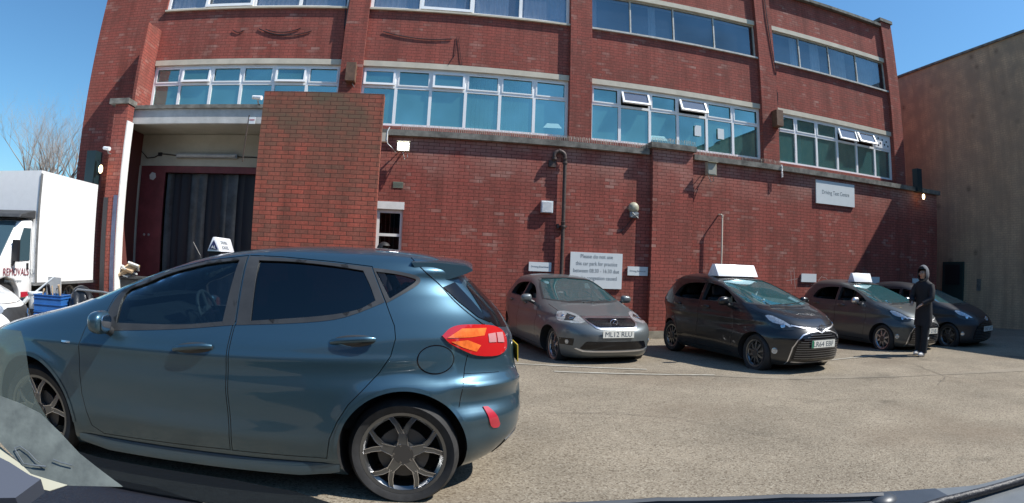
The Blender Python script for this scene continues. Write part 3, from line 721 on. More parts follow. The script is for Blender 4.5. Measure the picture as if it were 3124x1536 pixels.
def paint(name, col, metal=0.6, rough=0.38, flake=0.0, coat=1.0):
    m = pm(name, col, rough, metal, coat, spec=0.5)
    t = m.node_tree; b = t.nodes['Principled BSDF']; tc = t.nodes.new('ShaderNodeTexCoord')
    n = t.nodes.new('ShaderNodeTexNoise'); n.inputs['Scale'].default_value = 3; n.inputs['Detail'].default_value = 7; t.links.new(tc.outputs['Object'], n.inputs['Vector'])
    r = t.nodes.new('ShaderNodeMapRange'); r.inputs[1].default_value = .3; r.inputs[2].default_value = .8; r.inputs[3].default_value = .02; r.inputs[4].default_value = .10; t.links.new(n.outputs['Fac'], r.inputs[0]); t.links.new(r.outputs[0], b.inputs['Coat Roughness'])
    # road dust low down and a little everywhere
    sx = t.nodes.new('ShaderNodeSeparateXYZ'); t.links.new(tc.outputs['Object'], sx.inputs[0])
    r2 = t.nodes.new('ShaderNodeMapRange'); r2.inputs[1].default_value = .75; r2.inputs[2].default_value = .15; r2.inputs[3].default_value = .02; r2.inputs[4].default_value = .35; t.links.new(sx.outputs[2], r2.inputs[0])
    mu = t.nodes.new('ShaderNodeMath'); mu.operation = 'MULTIPLY'; t.links.new(r2.outputs[0], mu.inputs[0]); t.links.new(n.outputs['Fac'], mu.inputs[1])
    mx = t.nodes.new('ShaderNodeMix'); mx.data_type = 'RGBA'; mx.inputs[6].default_value = (*col, 1); mx.inputs[7].default_value = (.16, .14, .12, 1); t.links.new(mu.outputs[0], mx.inputs[0]); t.links.new(mx.outputs[2], b.inputs['Base Color'])
    return m
M['tyre'] = pm('tyre_rubber', (0.025, 0.025, 0.026), .75, noise=.4, nscale=15)
M['rim_dark'] = pm('alloy_dark', (0.20, 0.205, 0.21), .30, metal=.9)
M['disc'] = pm('brake_disc', (0.10, 0.095, 0.09), .5, metal=.7)
M['rim_cut'] = pm('alloy_machined_edge', (0.75, 0.75, 0.78), .2, metal=1)
M['rim_sil'] = pm('alloy_silver', (0.45, 0.45, 0.46), .3, metal=.9)
M['well'] = pm('wheel_arch_liner', (0.012, 0.012, 0.013), .85)
M['trim'] = pm('satin_black_trim', (0.038, 0.040, 0.042), .42, noise=.25, nscale=5)
M['blackg'] = pm('gloss_black', (0.006, 0.006, 0.008), .12)
M['chrome'] = pm('chrome', (0.8, 0.8, 0.82), .08, metal=1)
M['cabin'] = pm('cabin_fabric', (0.022, 0.024, 0.028), .85, noise=.3)
M['cabin_l'] = pm('cabin_plastic_grey', (0.10, 0.105, 0.11), .6)
M['cglass'] = glass_mat('car_glass', (0.48, 0.58, 0.60), (0.9, 0.97, 1), base=0.05, gain=1.0)
M['fglass'] = glass_mat('front_door_glass', (0.46, 0.54, 0.57), (0.9, 0.97, 1), base=0.04, gain=1.0)
M['pglass'] = glass_mat('privacy_glass', (0.07, 0.075, 0.09), (0.9, 0.97, 1), base=0.05, gain=1.0)
M['wglass'] = glass_mat('windscreen_glass', (0.45, 0.62, 0.66), (0.7, 0.95, 1), base=0.04, gain=.5, body=.38, bodycol=(.07, .24, .27))
M['lens'] = pm('clear_lamp_lens', (0.55, 0.58, 0.6), .08, metal=.55, spec=.8, noise=.35, nscale=25)
M['lensd'] = pm('dark_lamp_inner', (0.06, 0.07, 0.075), .15, metal=.6)
M['red'] = pm('red_lamp_lens', (0.50, 0.012, 0.014), .1, coat=1)
M['red2'] = pm('red_reflector', (0.45, 0.02, 0.04), .3, coat=1)
M['amber'] = pm('orange_lamp_inner', (0.95, 0.17, 0.03), .18, coat=1, spec=.8, noise=.35, nscale=18)
M['pink'] = pm('reversing_lamp_lens', (0.75, 0.35, 0.36), .1, metal=.3, coat=1)
M['plate'] = pm('number_plate_white', (0.72, 0.72, 0.66), .4)
M['plate_y'] = pm('number_plate_yellow', (0.7, 0.5, 0.05), .4)

def wheel(parent, x, y, r, rr, wd=.2, spokes=5, style='pair', side=1, tilt=0, matr=None, scale_n=48, cut=False):
    """wheel > tyre, rim; faces out along +y*side"""
    W = bpy.data.objects.new('wheel', None)
    bm = bmesh.new(); s = side
    # hub and disc = the wheel's own mesh
    addlathe(bm, [(0, -.06), (.15, -.06), (.15, -.045), (.06, -.04), (.06, .0), (0, .0)], (0, 0, 0), (0, s, 0), 32)
    W = obj('wheel', bm, M['disc'], smooth=35); W.parent = parent; W.location = (x, y, r); W.rotation_euler = (0, 0, tilt)
    bm = bmesh.new(); h = wd/2
    addlathe(bm, [(rr, -h*1.7), (rr+.012, -h*1.9), ((r+rr)/2, -h*2.0), (r-.02, -h*1.9), (r, -h*1.55), (r, -h*.5), (r-.006, -.03), (r-.025, .006), ((r+rr)/2+.01, .014), (rr+.014, .004), (rr, -.006)], (0, 0, 0), (0, s, 0), scale_n*2)
    for k in range(scale_n*2):      # tread blocks
        pass
    t = obj('tyre', bm, M['tyre'], smooth=40); t.parent = W
    bm = bmesh.new()
    addlathe(bm, [(rr-.004, -h*1.75), (rr-.03, -h*1.5), (rr-.03, -.035), (rr-.012, -.018), (rr-.012, -.004), (rr+.006, .0), (rr+.006, -.006)], (0, 0, 0), (0, s, 0), scale_n)
    def spoke(a0, w0, a1, w1, r0=.05, r1=rr-.014, d0=-.012, d1=-.022):
        """bar from angle a0 near the hub to a1 at the rim"""
        p = []
        for rad, an, wdt, dep in ((r0, a0, w0, d0), (r0*.5+r1*.5, (a0+a1)/2, (w0+w1)/2, (d0+d1)/2+.004), (r1, a1, w1, d1)):
            c = Vector((math.cos(an)*rad, 0, math.sin(an)*rad)); tn = Vector((-math.sin(an), 0, math.cos(an)))*wdt/2
            p.append((c-tn, c+tn, dep))
        vs = []
        for a, b, dep in p:
            vs.append([bm.verts.new((a.x, s*dep, a.z)), bm.verts.new((b.x, s*dep, b.z)), bm.verts.new((b.x*1, s*(dep-.03), b.z)), bm.verts.new((a.x, s*(dep-.03), a.z))])
        for A, B_ in zip(vs, vs[1:]):
            for k in range(4):
                f = bm.faces.new((A[k], A[(k+1) % 4], B_[(k+1) % 4], B_[k]))
        if cut:
            for j in (0, 1): addtube(bm, [vs[0][j].co+Vector((0, s*.001, 0)), vs[1][j].co+Vector((0, s*.001, 0)), vs[2][j].co+Vector((0, s*.001, 0))], .0022, 4, mi=1, cap=False)
    for k in range(spokes):
        a = 2*math.pi*k/spokes+.3
        if style == 'pair':
            spoke(a, .062, a, .040, r0=.045, r1=rr*.56, d0=-.006, d1=-.012); spoke(a-.06, .030, a-.31, .026, r0=rr*.50, d0=-.010, d1=-.02); spoke(a+.06, .030, a+.31, .026, r0=rr*.50, d0=-.010, d1=-.02)
        elif style == 'y':
            spoke(a, .034, a, .026, r1=rr*.55); spoke(a, .022, a-.22, .018, r0=rr*.5); spoke(a, .022, a+.22, .018, r0=rr*.5)
        else: spoke(a, .040, a, .026)
    addlathe(bm, [(.075, -.03), (.072, -.008), (.03, -.004), (.028, -.012), (0, -.012)], (0, 0, 0), (0, s, 0), 24)
    fixn(bm)
    rm = obj('rim', bm, [matr or M['rim_sil'], M['rim_cut']], smooth=28); rm.parent = W
    bm = bmesh.new()
    for k in range(5):
        a = 2*math.pi*k/5; addlathe(bm, [(0, .006), (.008, .006), (.010, 0)], (math.cos(a)*.053, -.006*s, math.sin(a)*.053), (0, s, 0), 8)
    n = obj('wheel_bolts', bm, M['rim_cut'], smooth=30); n.parent = rm; n['kind'] = 'stuff'
    return W
def number_plate(parent, o, right, up, txt, w=.52, h=.111, mat='plate', blue=False):
    bm = bmesh.new(); addbox(bm, -w/2, w/2, -h/2, h/2, 0, .006); put(bm, o, right, up); p = obj('number_plate', bm, M[mat]); p.parent = parent
    t = text_bm(txt, .1, .0006, width=w*.86)
    ys = [v.co.y for v in t.verts]; k = h*.68/(max(ys)-min(ys)); c = (max(ys)+min(ys))/2
    for v in t.verts: v.co.y = (v.co.y-c)*k; v.co.z += .0075
    put(t, o, right, up); tt = obj('plate_characters', t, M['ink']); tt.parent = p
    return p
def mirror_part(parent, p, side, mat, size=(.10, .19, .13), stalk=True, fwd=1):
    """door mirror: rounded housing, glass at its back, foot"""
    bm = bmesh.new(); bmesh.ops.create_uvsphere(bm, u_segments=24, v_segments=16, radius=1)
    sg = lambda q, e: math.copysign(abs(q)**e, q)
    for v in bm.verts:
        c = v.co.copy(); v.co = Vector((sg(c.x, .8)*size[0]*.62 if c.x > 0 else c.x*size[0]*.32, sg(c.y, .7)*size[1]/2, sg(c.z, .7)*size[2]/2*(1-.14*c.y*side)))
    for v in bm.verts: v.co += Vector(p)
    m = obj('door_mirror', bm, mat, smooth=50); m.parent = parent
    bm = bmesh.new(); bmesh.ops.create_uvsphere(bm, u_segments=20, v_segments=10, radius=1)
    for v in bm.verts: v.co = Vector((v.co.x*.003-size[0]*.325, sg(v.co.y, .7)*size[1]*.36, sg(v.co.z, .7)*size[2]*.36))+Vector(p)
    g_ = obj('mirror_glass', bm, M['chrome'], smooth=40); g_.parent = m
    bm = bmesh.new(); q = Vector(p); addtube(bm, [q+Vector((-.005, -side*size[1]*.32, -size[2]*.3)), q+Vector((-.01, -side*(size[1]*.5+.05), -size[2]*.55))], [.028, .03], 10)
    g_ = obj('mirror_foot', bm, M['trim'], smooth=50); g_.parent = m
    return m
def seats(parent, xs, w=.5, belt=.9, dy=.36):
    for x, back in xs:
        for y in (-dy, dy):
            bm = bmesh.new(); addbox(bm, x-.02, x+.48, y-w/2, y+w/2, .38, .55); addprism(bm, [(x-.16, .5), (x+.03, .5), (x-.06, belt+.14), (x-.2, belt+.14)], y-w/2+.02, y+w/2-.02); addprism(bm, [(x-.21, belt+.17), (x-.12, belt+.17), (x-.14, belt+.34), (x-.22, belt+.34)], y-.13, y+.13)
            fixn(bm); s_ = obj('seat', bm, M['cabin'], bevel=.02, smooth=50); s_.parent = parent
def steering(parent, x, y, z, r=.185):
    bm = bmesh.new(); t = R(25); ax = Vector((-math.cos(t), 0, math.sin(t))); a = Vector((0, 1, 0)); b = ax.cross(a); rings = []
    pts = [Vector((x, y, z))+(a*math.cos(k/28*6.2832)+b*math.sin(k/28*6.2832))*r for k in range(29)]
    addtube(bm, pts, .014, 8, cap=False); addtube(bm, [Vector((x, y, z))-a*r, Vector((x, y, z))+a*r], .018, 8); addtube(bm, [Vector((x, y, z)), Vector((x, y, z))-b*r], .016, 8)
    addlathe(bm, [(0, .02), (.07, .01), (.07, -.02)], (x, y, z), ax, 16); s_ = obj('steering_wheel', bm, M['cabin_l'], smooth=40); s_.parent = parent
def wiper(parent, pts, r=.007):
    bm = bmesh.new(); addtube(bm, pts, r, 6); s_ = obj('wiper', bm, M['black'], smooth=40); s_.parent = parent
# ================================================================ CARS
def ellipsoid(bm, c, r, seg=16, mi=0, rot=None):
    b2 = bmesh.new(); bmesh.ops.create_uvsphere(b2, u_segments=seg, v_segments=seg//2+2, radius=1)
    for v in b2.verts:
        p = Vector((v.co.x*r[0], v.co.y*r[1], v.co.z*r[2]))
        v.co = (rot @ p if rot else p) + Vector(c)
    merge(bm, b2, mi)
def handle(parent, sk, u, z, side, mat, w=.22, h=.036, slant=0.0):
    p, n = sk.at(u, z, 0, side)
    bm = bmesh.new(); ellipsoid(bm, (0, 0, 0), (w*.52, .012, h*.95), 20); 
    for v in bm.verts: v.co.z += v.co.x*slant
    for v in bm.verts: v.co += p + n*.001
    cup = obj('handle_recess', bm, M['trim'], smooth=60); cup.parent = parent
    bm = bmesh.new(); k = 9; pts = []
    for i in range(k):
        t = -1+2*i/(k-1); pts.append(p+n*(.010+.026*(1-abs(t)**3.5))+Vector((t*w/2, 0, t*w/2*slant)))
    b2 = bmesh.new(); addtube(b2, pts, [.011]+[.0135]*(k-2)+[.011], 10)
    for v in b2.verts: v.co.z = p.z+(v.co.z-p.z)*1.25
    merge(bm, b2); hn = obj('handle', bm, mat, smooth=60); hn.parent = parent
    return hn
def mir(poly): return [(-a, b) for a, b in poly]
def symm(half): return half + [(-a, b) for a, b in half[::-1] if abs(a) > 1e-6]
def ring_cyl(cx, cz, r, y0, y1, seg=48):
    bm = bmesh.new(); addprism(bm, [(cx+r*math.cos(2*math.pi*k/seg), cz+r*math.sin(2*math.pi*k/seg)) for k in range(seg)], y0, y1); return bm
def shell(levels, wb, disp, ws, side, rear=None, wr=.335, wz=.31, n=80, step=.03, pm_=None, cav=None, rearhole=None):
    """cuts wheel arches, cabin and glass openings out of the solid body; returns (object, skin)"""
    bm = body_bm(levels, n, step, disp); sk = Skin(bm)
    src = temp(bm, pm_)
    cy = bmesh.new()
    for wx in (0, wb):
        for s in (1, -1): merge(cy, ring_cyl(wx, wz, wr, min(s*.50, s*1.2), max(s*.50, s*1.2)))
    cyo = temp(cy, M['well'])
    cv = temp(body_bm(cav, 36, .08), M['cabin'])
    sd = bmesh.new()
    for p in side: merge(sd, (lambda b: (addprism(b, p, -1.3, 1.3), b)[1])(bmesh.new()))
    sdo = temp(sd, M['trim'])
    wd = bmesh.new(); addprism(wd, ws[0], ws[1], 4, 'x'); wdo = temp(wd, M['trim'])
    ops = [('DIFFERENCE', cyo), ('DIFFERENCE', cv), ('DIFFERENCE', sdo), ('DIFFERENCE', wdo)]
    ko = [cyo, cv, sdo, wdo]
    if rearhole:
        rh = bmesh.new(); addprism(rh, rearhole[0], -3, rearhole[1], 'x'); ro = temp(rh, M['trim']); ops.append(('DIFFERENCE', ro)); ko.append(ro)
    me = boolean(src, ops); kill(src, *ko)
    return me, sk
def inner(levels, z0, z1, d=.06, dx=.10):
    o = []
    for i, (z, xn, xt, w, ef, er) in enumerate(levels):
        if z0 <= z <= z1: o.append((z, xn-dx-.06, xt+dx+.05, w-d, ef, er))
    o[0] = (o[0][0], 2.1, .25, o[0][3], 5, 5)
    return o

# ---------------------------------------------------------------- the blue hatchback in front
F_LV = [
 (.14, 3.08, -.46, .72, 5, 4), (.22, 3.22, -.60, .80, 4.2, 3.8), (.36, 3.30, -.725, .848, 3.6, 3.7), (.50, 3.32, -.745, .862, 3.4, 3.5),
 (.60, 3.315, -.745, .868, 3.4, 3.3), (.68, 3.29, -.735, .870, 3.5, 3.2), (.75, 3.20, -.715, .868, 3.6, 3.0), (.82, 3.04, -.705, .862, 3.8, 2.85),
 (.88, 2.84, -.70, .850, 4.2, 2.8), (.93, 2.64, -.69, .834, 4.6, 2.8), (.97, 2.47, -.675, .817, 5, 2.85), (1.02, 2.29, -.645, .796, 5.2, 2.9), (1.10, 2.07, -.59, .764, 5.4, 3.0),
 (1.20, 1.83, -.49, .722, 5.4, 3.2), (1.30, 1.56, -.385, .672, 5.4, 3.6), (1.36, 1.36, -.31, .632, 5.4, 5), (1.40, 1.19, -.26, .592, 5, 4.6), (1.435, 1.00, -.17, .515, 4.6, 4.2),
 (1.458, .82, -.05, .41, 4, 3.6), (1.474, .60, .10, .26, 3, 3), (1.480, .42, .22, .06, 2.4, 2.4)]
def F_disp(x, y, z):
    s = 1 if y >= 0 else -1
    if abs(y) > .5 and .1 < z < 1.1:
        for wx in (0, 2.493):
            r = math.hypot(x-wx, z-.31)
            if r < .47: y += s*.016*min(1, max(0, (.47-r)/.07))
        zc = .80+.035*(1-max(0, min(1, (x+.5)/2.8)))*1.6
        d = z-zc
        if -.3 < x < 2.9:
            fade = min(1, (x+.3)/.3, (2.9-x)/.4)
            y += s*fade*(.005*math.exp(-(d/.03)**2)-.006*math.exp(-((d+.085)/.06)**2))
        d2 = z-(.36+.02*x)
        if .35 < x < 2.15: y += s*min(1, (x-.35)/.6, (2.15-x)/.6)*(.009*math.exp(-(d2/.06)**2)-.006*math.exp(-((d2-.13)/.08)**2))
    if x < -.15 and abs(y) > .3:      # sculpted rear bumper corner: ridge and hollow
        k = min(1, (-.15-x)/.25); dd = .020*math.exp(-((z-.70)/.035)**2)-.016*math.exp(-((z-.60)/.05)**2)+.010*math.exp(-((z-.50)/.04)**2)
        y += s*k*dd; x -= k*dd*.8
    return x, y, z
M['blue'] = paint('blue_metallic_paint', (0.043, 0.100, 0.142), .70, .38)
al = R(1.5); S_ = 1.02
lft = Vector((-math.sin(al), -math.cos(al), 0)); FO = Vector((-.06, 3.2, 0))-lft*.76*S_
car = empty('blue_hatchback', FO, math.pi-al, 'dark metallic blue five door hatchback standing across the foreground, nose to the left', 'car', 'cars in the car park'); car.scale = (S_,)*3
gF = [(1.765, .955), (1.760, 1.128), (1.625, 1.192), (1.46, 1.262), (1.23, 1.326), (1.01, 1.362), (1.045, 1.014), (1.33, .978)]
gR = [(.885, 1.365), (.665, 1.366), (.43, 1.353), (.253, 1.334), (.205, 1.25), (.170, 1.172), (.27, 1.118), (.47, 1.076), (.876, 1.028)]
gQ = [(.180, 1.332), (.065, 1.322), (-.02, 1.306), (-.05, 1.288), (.01, 1.24), (.092, 1.185)]
gF = smoothpoly(gF, 4, corner=(0, 5, 6)); gR = smoothpoly(gR, 4, corner=(0, 3, 5, 8)); gQ = smoothpoly(gQ, 4, corner=(0, 5))
tF = smoothpoly([(1.80, .908), (1.845, 1.0), (1.825, 1.085), (1.78, 1.148), (1.663, 1.203), (1.491, 1.272), (1.226, 1.343), (.968, 1.384), (.971, 1.0), (1.33, .953)], 3, corner=(0, 7, 8))
tR = smoothpoly([(.955, 1.386), (.748, 1.385), (.431, 1.370), (.208, 1.354), (.118, 1.165), (.325, 1.078), (.542, 1.038), (.958, 1.0)], 3, corner=(0, 3, 4, 7))
tQ = smoothpoly([(.200, 1.352), (.08, 1.342), (-.045, 1.320), (-.076, 1.290), (-.04, 1.250), (.107, 1.160)], 3, corner=(0, 5))
WS = symm([(0, 1.03), (.40, 1.045), (.68, 1.075), (.625, 1.20), (.565, 1.325), (.50, 1.365), (0, 1.395)])
cavF = [(.46, 2.1, .2, .70, 4, 4), (.60, 2.2, .1, .76, 4, 4), (.90, 2.15, -.30, .75, 4, 4), (1.02, 2.05, -.45, .71, 4, 4), (1.10, 1.90, -.42, .68, 4, 4), (1.2, 1.66, -.33, .64, 4.5, 4.5), (1.3, 1.40, -.25, .59, 4.5, 4.5), (1.36, 1.20, -.18, .55, 4.5, 4.5), (1.40, 1.02, -.1, .50, 4, 4), (1.43, .80, .05, .35, 3, 3)]
me, sk = shell(F_LV, 2.493, F_disp, (WS, 1.0), [gF, gR, gQ], n=120, step=.022, pm_=M['blue'], cav=cavF, wr=.368, wz=.318)
dF = [(1.985, .30), (2.03, .50), (2.035, .80), (1.985, .94), (1.86, 1.02), (1.84, 1.10), (1.79, 1.158), (1.665, 1.213), (1.491, 1.282), (1.226, 1.353), (.962, 1.394), (.9625, 1.022), (.979, .992), (.996, .867), (1.004, .628), (.996, .40), (1.01, .27), (1.90, .255)]
dR = [(.954, 1.395), (.748, 1.395), (.431, 1.380), (.203, 1.362), (.1075, 1.159), (.056, 1.04), (.046, .971), (.07, .874), (.133, .777), (.299, .600), (.357, .507), (.405, .40), (.43, .268), (1.002, .268), (.988, .40), (.996, .628), (.988, .867), (.971, .992), (.9545, 1.022)]
def slab(poly, y0=.40, y1=1.3):
    b = bmesh.new(); addprism(b, poly, y0, y1); return temp(b, M['trim'])
src = bpy.data.objects.new('src', me); COL.objects.link(src)
cut1 = slab(offpoly(dF, .0)); cut2 = slab(offpoly(dR, .0)); in1 = slab(offpoly(dF, -.0045)); in2 = slab(offpoly(dR, -.0045))
m1 = boolean(src, [('INTERSECT', in1)]); m2 = boolean(src, [('INTERSECT', in2)]); mb = boolean(src, [('DIFFERENCE', cut1), ('DIFFERENCE', cut2)])
kill(cut1, cut2, in1, in2); bpy.data.objects.remove(src)
body = wrap('body', mb, car, 30); doorF = wrap('door', m1, car, 30); doorR = wrap('door', m2, car, 30)
for nm, door, g_, t_, gm in (('F', doorF, gF, tF, 'fglass'), ('R', doorR, gR, tR, 'pglass')):
    o = obj('window_trim', sk.patch(t_, 0, .0025, .006, .03, holes=[g_]), M['trim'], smooth=30); o.parent = door
    o = obj('door_window', sk.patch(offpoly(g_, .012), 0, -.010, 0, .05), M[gm], smooth=60); o.parent = door
    o = obj('door_window', sk.patch(offpoly(g_, .004), 0, -.010, 0, .08, side=-1), M[gm], smooth=60); o.parent = body
    o = obj('window_trim', sk.patch(t_, 0, .0025, 0, .05, holes=[g_], side=-1), M['trim'], smooth=30); o.parent = body
o = obj('window_trim', sk.patch(tQ, 0, .0025, .006, .02, holes=[gQ]), M['trim'], smooth=30); o.parent = body
for sd in (1, -1): o = obj('quarter_window', sk.patch(offpoly(gQ, .008), 0, -.010, 0, .05, side=sd), M['pglass'], smooth=60); o.parent = body
o = obj('windscreen', sk.patch(offpoly(WS, .015), 90, -.008, 0, .06), M['wglass'], smooth=60); o.parent = car
handle(doorF, sk, 1.211, .857, 1, M['blue'], .245, slant=-.11); handle(doorR, sk, .282, .950, 1, M['blue'], .245, slant=-.085)
# fuel flap: fine groove with a bright lip
cx_, cz_ = -.177, .853; el = [(cx_+.103*math.cos(t*math.pi/24), cz_+.080*math.sin(t*math.pi/24)) for t in range(49)]
fl = obj('fuel_flap', sk.patch(offpoly(el[:-1], -.004), 0, .0035, .005, .025), M['blue'], smooth=30); fl.parent = body
gv = obj('flap_gap', sk.ribbon(el, .006, 0, .0012, step=.01), M['blackg']); gv.parent = fl
# tail lamps
lamp = smoothpoly([(.228, .985), (.172, 1.028), (.086, 1.044), (-.104, 1.033), (-.215, 1.002), (-.262, .955), (-.262, .90), (-.230, .872), (-.147, .853), (.013, .866), (.117, .906), (.188, .945)], 3, corner=(0,))
for sd in (1, -1):
    tl = obj('tail_lamp', sk.patch(lamp, -35, .010, .018, .02, side=sd, bulge=.006), M['red'], smooth=35); tl.parent = car
    b = sk.patch([(.203, .972), (.105, 1.022), (-.072, 1.018), (-.045, .978), (.05, .972)], -35, .0175, .001, .02, side=sd, bm=None)
    o = obj('lamp_inner', b, M['amber']); o.parent = tl
    o = obj('lamp_inner', sk.patch([(.180, .952), (.075, .958), (-.015, .924), (.020, .888), (.11, .918)], -35, .0175, .001, .02, side=sd), M['amber']); o.parent = tl
    o = obj('reversing_lamp', sk.patch([(-.075, .984), (-.140, .986), (-.142, .934), (-.078, .937)], -35, .019, .003, .015, side=sd), M['pink'], smooth=30); o.parent = tl
    o = obj('reversing_lamp', sk.patch([(-.152, .986), (-.215, .984), (-.220, .925), (-.154, .933)], -35, .019, .003, .015, side=sd), M['pink'], smooth=30); o.parent = tl
    o = obj('rear_reflector', sk.patch(smoothpoly([(-.002, .567), (-.036, .565), (-.076, .522), (-.116, .452), (-.100, .433), (-.044, .450)], 3, corner=(0, 1, 3)), -35, .007, .01, .015, side=sd), M['red2'], smooth=40); o.parent = car
# tailgate: gap line, dark glass, gloss side fins, spoiler
hl = [(-.028, 1.409), (-.110, 1.334), (-.188, 1.270), (-.282, 1.175), (-.384, 1.093), (-.458, 1.046)]
o = obj('tailgate_gap', sk.ribbon(smoothpoly(hl, 4, closed=False)+[hl[-1]], .006, 0, .0012), M['blackg']); o.parent = body
o = obj('rear_glass', sk.patch(symm([(0, 1.30), (.38, 1.29), (.44, 1.26), (.50, 1.08), (.44, 1.02), (0, .98)]), -90, .004, .006, .05), M['blackg'], smooth=40); o.parent = body
o = obj('fin_trim', sk.patch([(-.208, 1.256), (-.275, 1.285), (-.38, 1.18), (-.50, 1.05), (-.42, 1.085), (-.30, 1.175)], 0, .005, .007, .02), M['blackg'], smooth=40); o.parent = body
bm = bmesh.new(); secs = []
for k in range(25):
    y = -.60+1.2*k/24; a = abs(y)/.60; sx = 1-.14*a*a; zt = 1.440-.042*a**2.2; lf = zt-.030; xr = -.40*(1-.05*a**2); zb = 1.30-.02*a if a < .93 else 1.285
    prof = [(-.02, zt-.004), (-.20, zt-.001), (-.34, zt-.012), (xr, zt-.030), (xr-.004, zt-.042), (-.33, zt-.065), (-.25, zt-.100 if a < .9 else 1.305), (-.17, zt-.10 if a < .9 else 1.285), (-.06, zt-.06)]
    secs.append([bm.verts.new((x, y*(1.03-.22*max(0, (-.02-x)/.38)), z)) for x, z in prof])
for A, B_ in zip(secs, secs[1:]):
    n_ = len(A)
    for q in range(n_): bm.faces.new((A[q], A[(q+1) % n_], B_[(q+1) % n_], B_[q]))
bm.faces.new(secs[0][::-1]); bm.faces.new(secs[-1]); fixn(bm)
o = obj('spoiler', bm, M['blue'], smooth=38); o.parent = car
# bumper joints, arch lips, sill, door guides
for pts, w_ in (([(-.36, .872), (-.345, .80), (-.335, .70), (-.315, .58)], .004), ([(-.34, .768), (-.46, .762), (-.56, .755)], .003)):
    o = obj('bumper_gap', sk.ribbon(pts, w_, 0, .001), M['blackg']); o.parent = body
for wx in (0, 2.493):
    a0, a1 = (-.03, math.pi+.03); pts = [(wx+.378*math.cos(a0+(a1-a0)*t/40), .318+.378*math.sin(a0+(a1-a0)*t/40)) for t in range(41)]
    o = obj('arch_lip', sk.ribbon(pts, .022, 0, .006, step=.02), M['blue'], smooth=60); o.parent = body
for sd in (1, -1):
    bm = bmesh.new(); pr = None
    for k in range(31):
        x = .36+1.74*k/30; e_ = min(1, k/4, (30-k)/4)**.7; p, n_ = sk.at(x, .235, 0, sd); q = [bm.verts.new(p+n_*(.003+.002*e_)), bm.verts.new(p+n_*(.003+.015*e_)+Vector((0, 0, -.035))), bm.verts.new(p+n_*(.011*e_-.004)+Vector((0, 0, -.05-.03*e_))), bm.verts.new(p-n_*.06+Vector((0, 0, -.06-.03*e_)))]
        if pr:
            for j in range(3): bm.faces.new((pr[j], q[j], q[j+1], pr[j+1]))
        pr = q
    fixn(bm); o = obj('side_skirt', bm, M['blue'], smooth=40); o.parent = body
o = obj('rear_diffuser', sk.patch(symm([(0, .36), (.42, .35), (.50, .32), (.45, .22), (0, .20)]), -90, .006, .01, .04), M['trim'], smooth=40); o.parent = body
# lower bumper lip and underside dirt shield
bm = bmesh.new(); addbox(bm, .40, 2.1, -.70, .70, .15, .19); o = obj('underbody', bm, M['well']); o.parent = body
p, n_ = sk.at(0, .83, -90); number_plate(car, p+n_*.006, (0, -1, 0), (n_.z*-n_.x/abs(n_.x)*-1*0+.05, 0, 1), 'GL68 VXD', mat='plate_y')
# front lamp, mirror, badge
for sd in (1, -1):
    o = obj('headlight', sk.patch(smoothpoly([(1.55, .80), (1.72, .875), (1.92, .86), (2.02, .80), (1.95, .74), (1.70, .72)], 3), 50, .006, .012, .03, side=sd), M['lens'], smooth=40); o.parent = car
mirror_part(car, (1.80, .935, .965), 1, M['blue'], (.125, .17, .135)); mirror_part(car, (1.80, -.935, .965), -1, M['blue'], (.125, .17, .135))
o = obj('badge', (lambda t: t)(sk.patch([(2.107, .806), (2.181, .806), (2.181, .818), (2.107, .818)], 0, .003, .004, .02)), M['chrome']); o.parent = body
# cabin
seats(car, [(1.0, 0), (.22, 0)], belt=.90); steering(car, 1.60, -.36, .93)
bm = bmesh.new(); addprism(bm, [(1.70, .5), (2.12, .5), (2.12, .96), (1.95, 1.00), (1.72, .90)], -.68, .68); fixn(bm); o = obj('dashboard', bm, M['cabin'], bevel=.02); o.parent = car
bm = bmesh.new(); addbox(bm, .9, 1.0, -.1, .1, 1.2, 1.2+.001); bm.free()
for wx, s in ((0, 1), (2.493, 1), (0, -1), (2.493, -1)):
    W_ = wheel(car, wx, s*.765, .322, .243, wd=.21, spokes=5, style='pair', side=s, matr=M['rim_dark'], cut=True); W_.location.z = .300
bm = bmesh.new()
for y in (-.80, .80):
    p, n_ = sk.at(1.9, .94, 0, 1 if y > 0 else -1)
wiper(car, [Vector((2.12, -.35, 1.045)), Vector((2.09, .1, 1.075)), Vector((2.06, .35, 1.10))])
# whip aerial
bm = bmesh.new(); p, n_ = sk.at(1.3, 1.3, 0); addtube(bm, [(1.49, .10, 1.345), (1.50, .10, 1.375), (1.56, .10, 1.465)], .004, 6); o = obj('aerial', bm, M['black']); o.parent = car

def roof_sign(loc, rz, L=.42, w=.11, h=.115, lab='', letters='L', scale=1, txt='', rounded=False):
    t = empty('roof_sign', loc, rz, lab, 'roof sign', 'driving school signs on car roofs')
    bm = bmesh.new(); addprism(bm, [(-w/2, 0), (w/2, 0), (w*.12, h), (-w*.12, h)], -L/2, L/2); fixn(bm)
    o = obj('sign_box', bm, M['sign_lit'], bevel=.006, smooth=40); o.parent = t
    bm = bmesh.new(); addbox(bm, -w*.42, w*.42, -L*.4, L*.4, -.02, -.001); o = obj('magnet_base', bm, M['black']); o.parent = t
    return t
M['sign_lit'] = pm('white_roof_sign_plastic', (0.88, 0.88, 0.9), .25)
M['sign_blue'] = pm('dark_blue_panel', (0.03, 0.04, 0.12), .4)
Fm = Matrix.Translation(FO) @ Matrix.Rotation(math.pi-al, 4, 'Z') @ Matrix.Scale(S_, 4)
pt = Fm @ Vector((1.345, .08, 1.385))
t = roof_sign((pt.x, pt.y, pt.z+.022), 0, .32, .10, .098, 'white pyramid driving school sign on the roof of the blue hatchback')
bm = bmesh.new(); addprism(bm, [(-.034, .014), (.034, .014), (0, .078)], -.1645, -.1615); o = obj('end_panel', bm, M['sign_blue']); o.parent = t
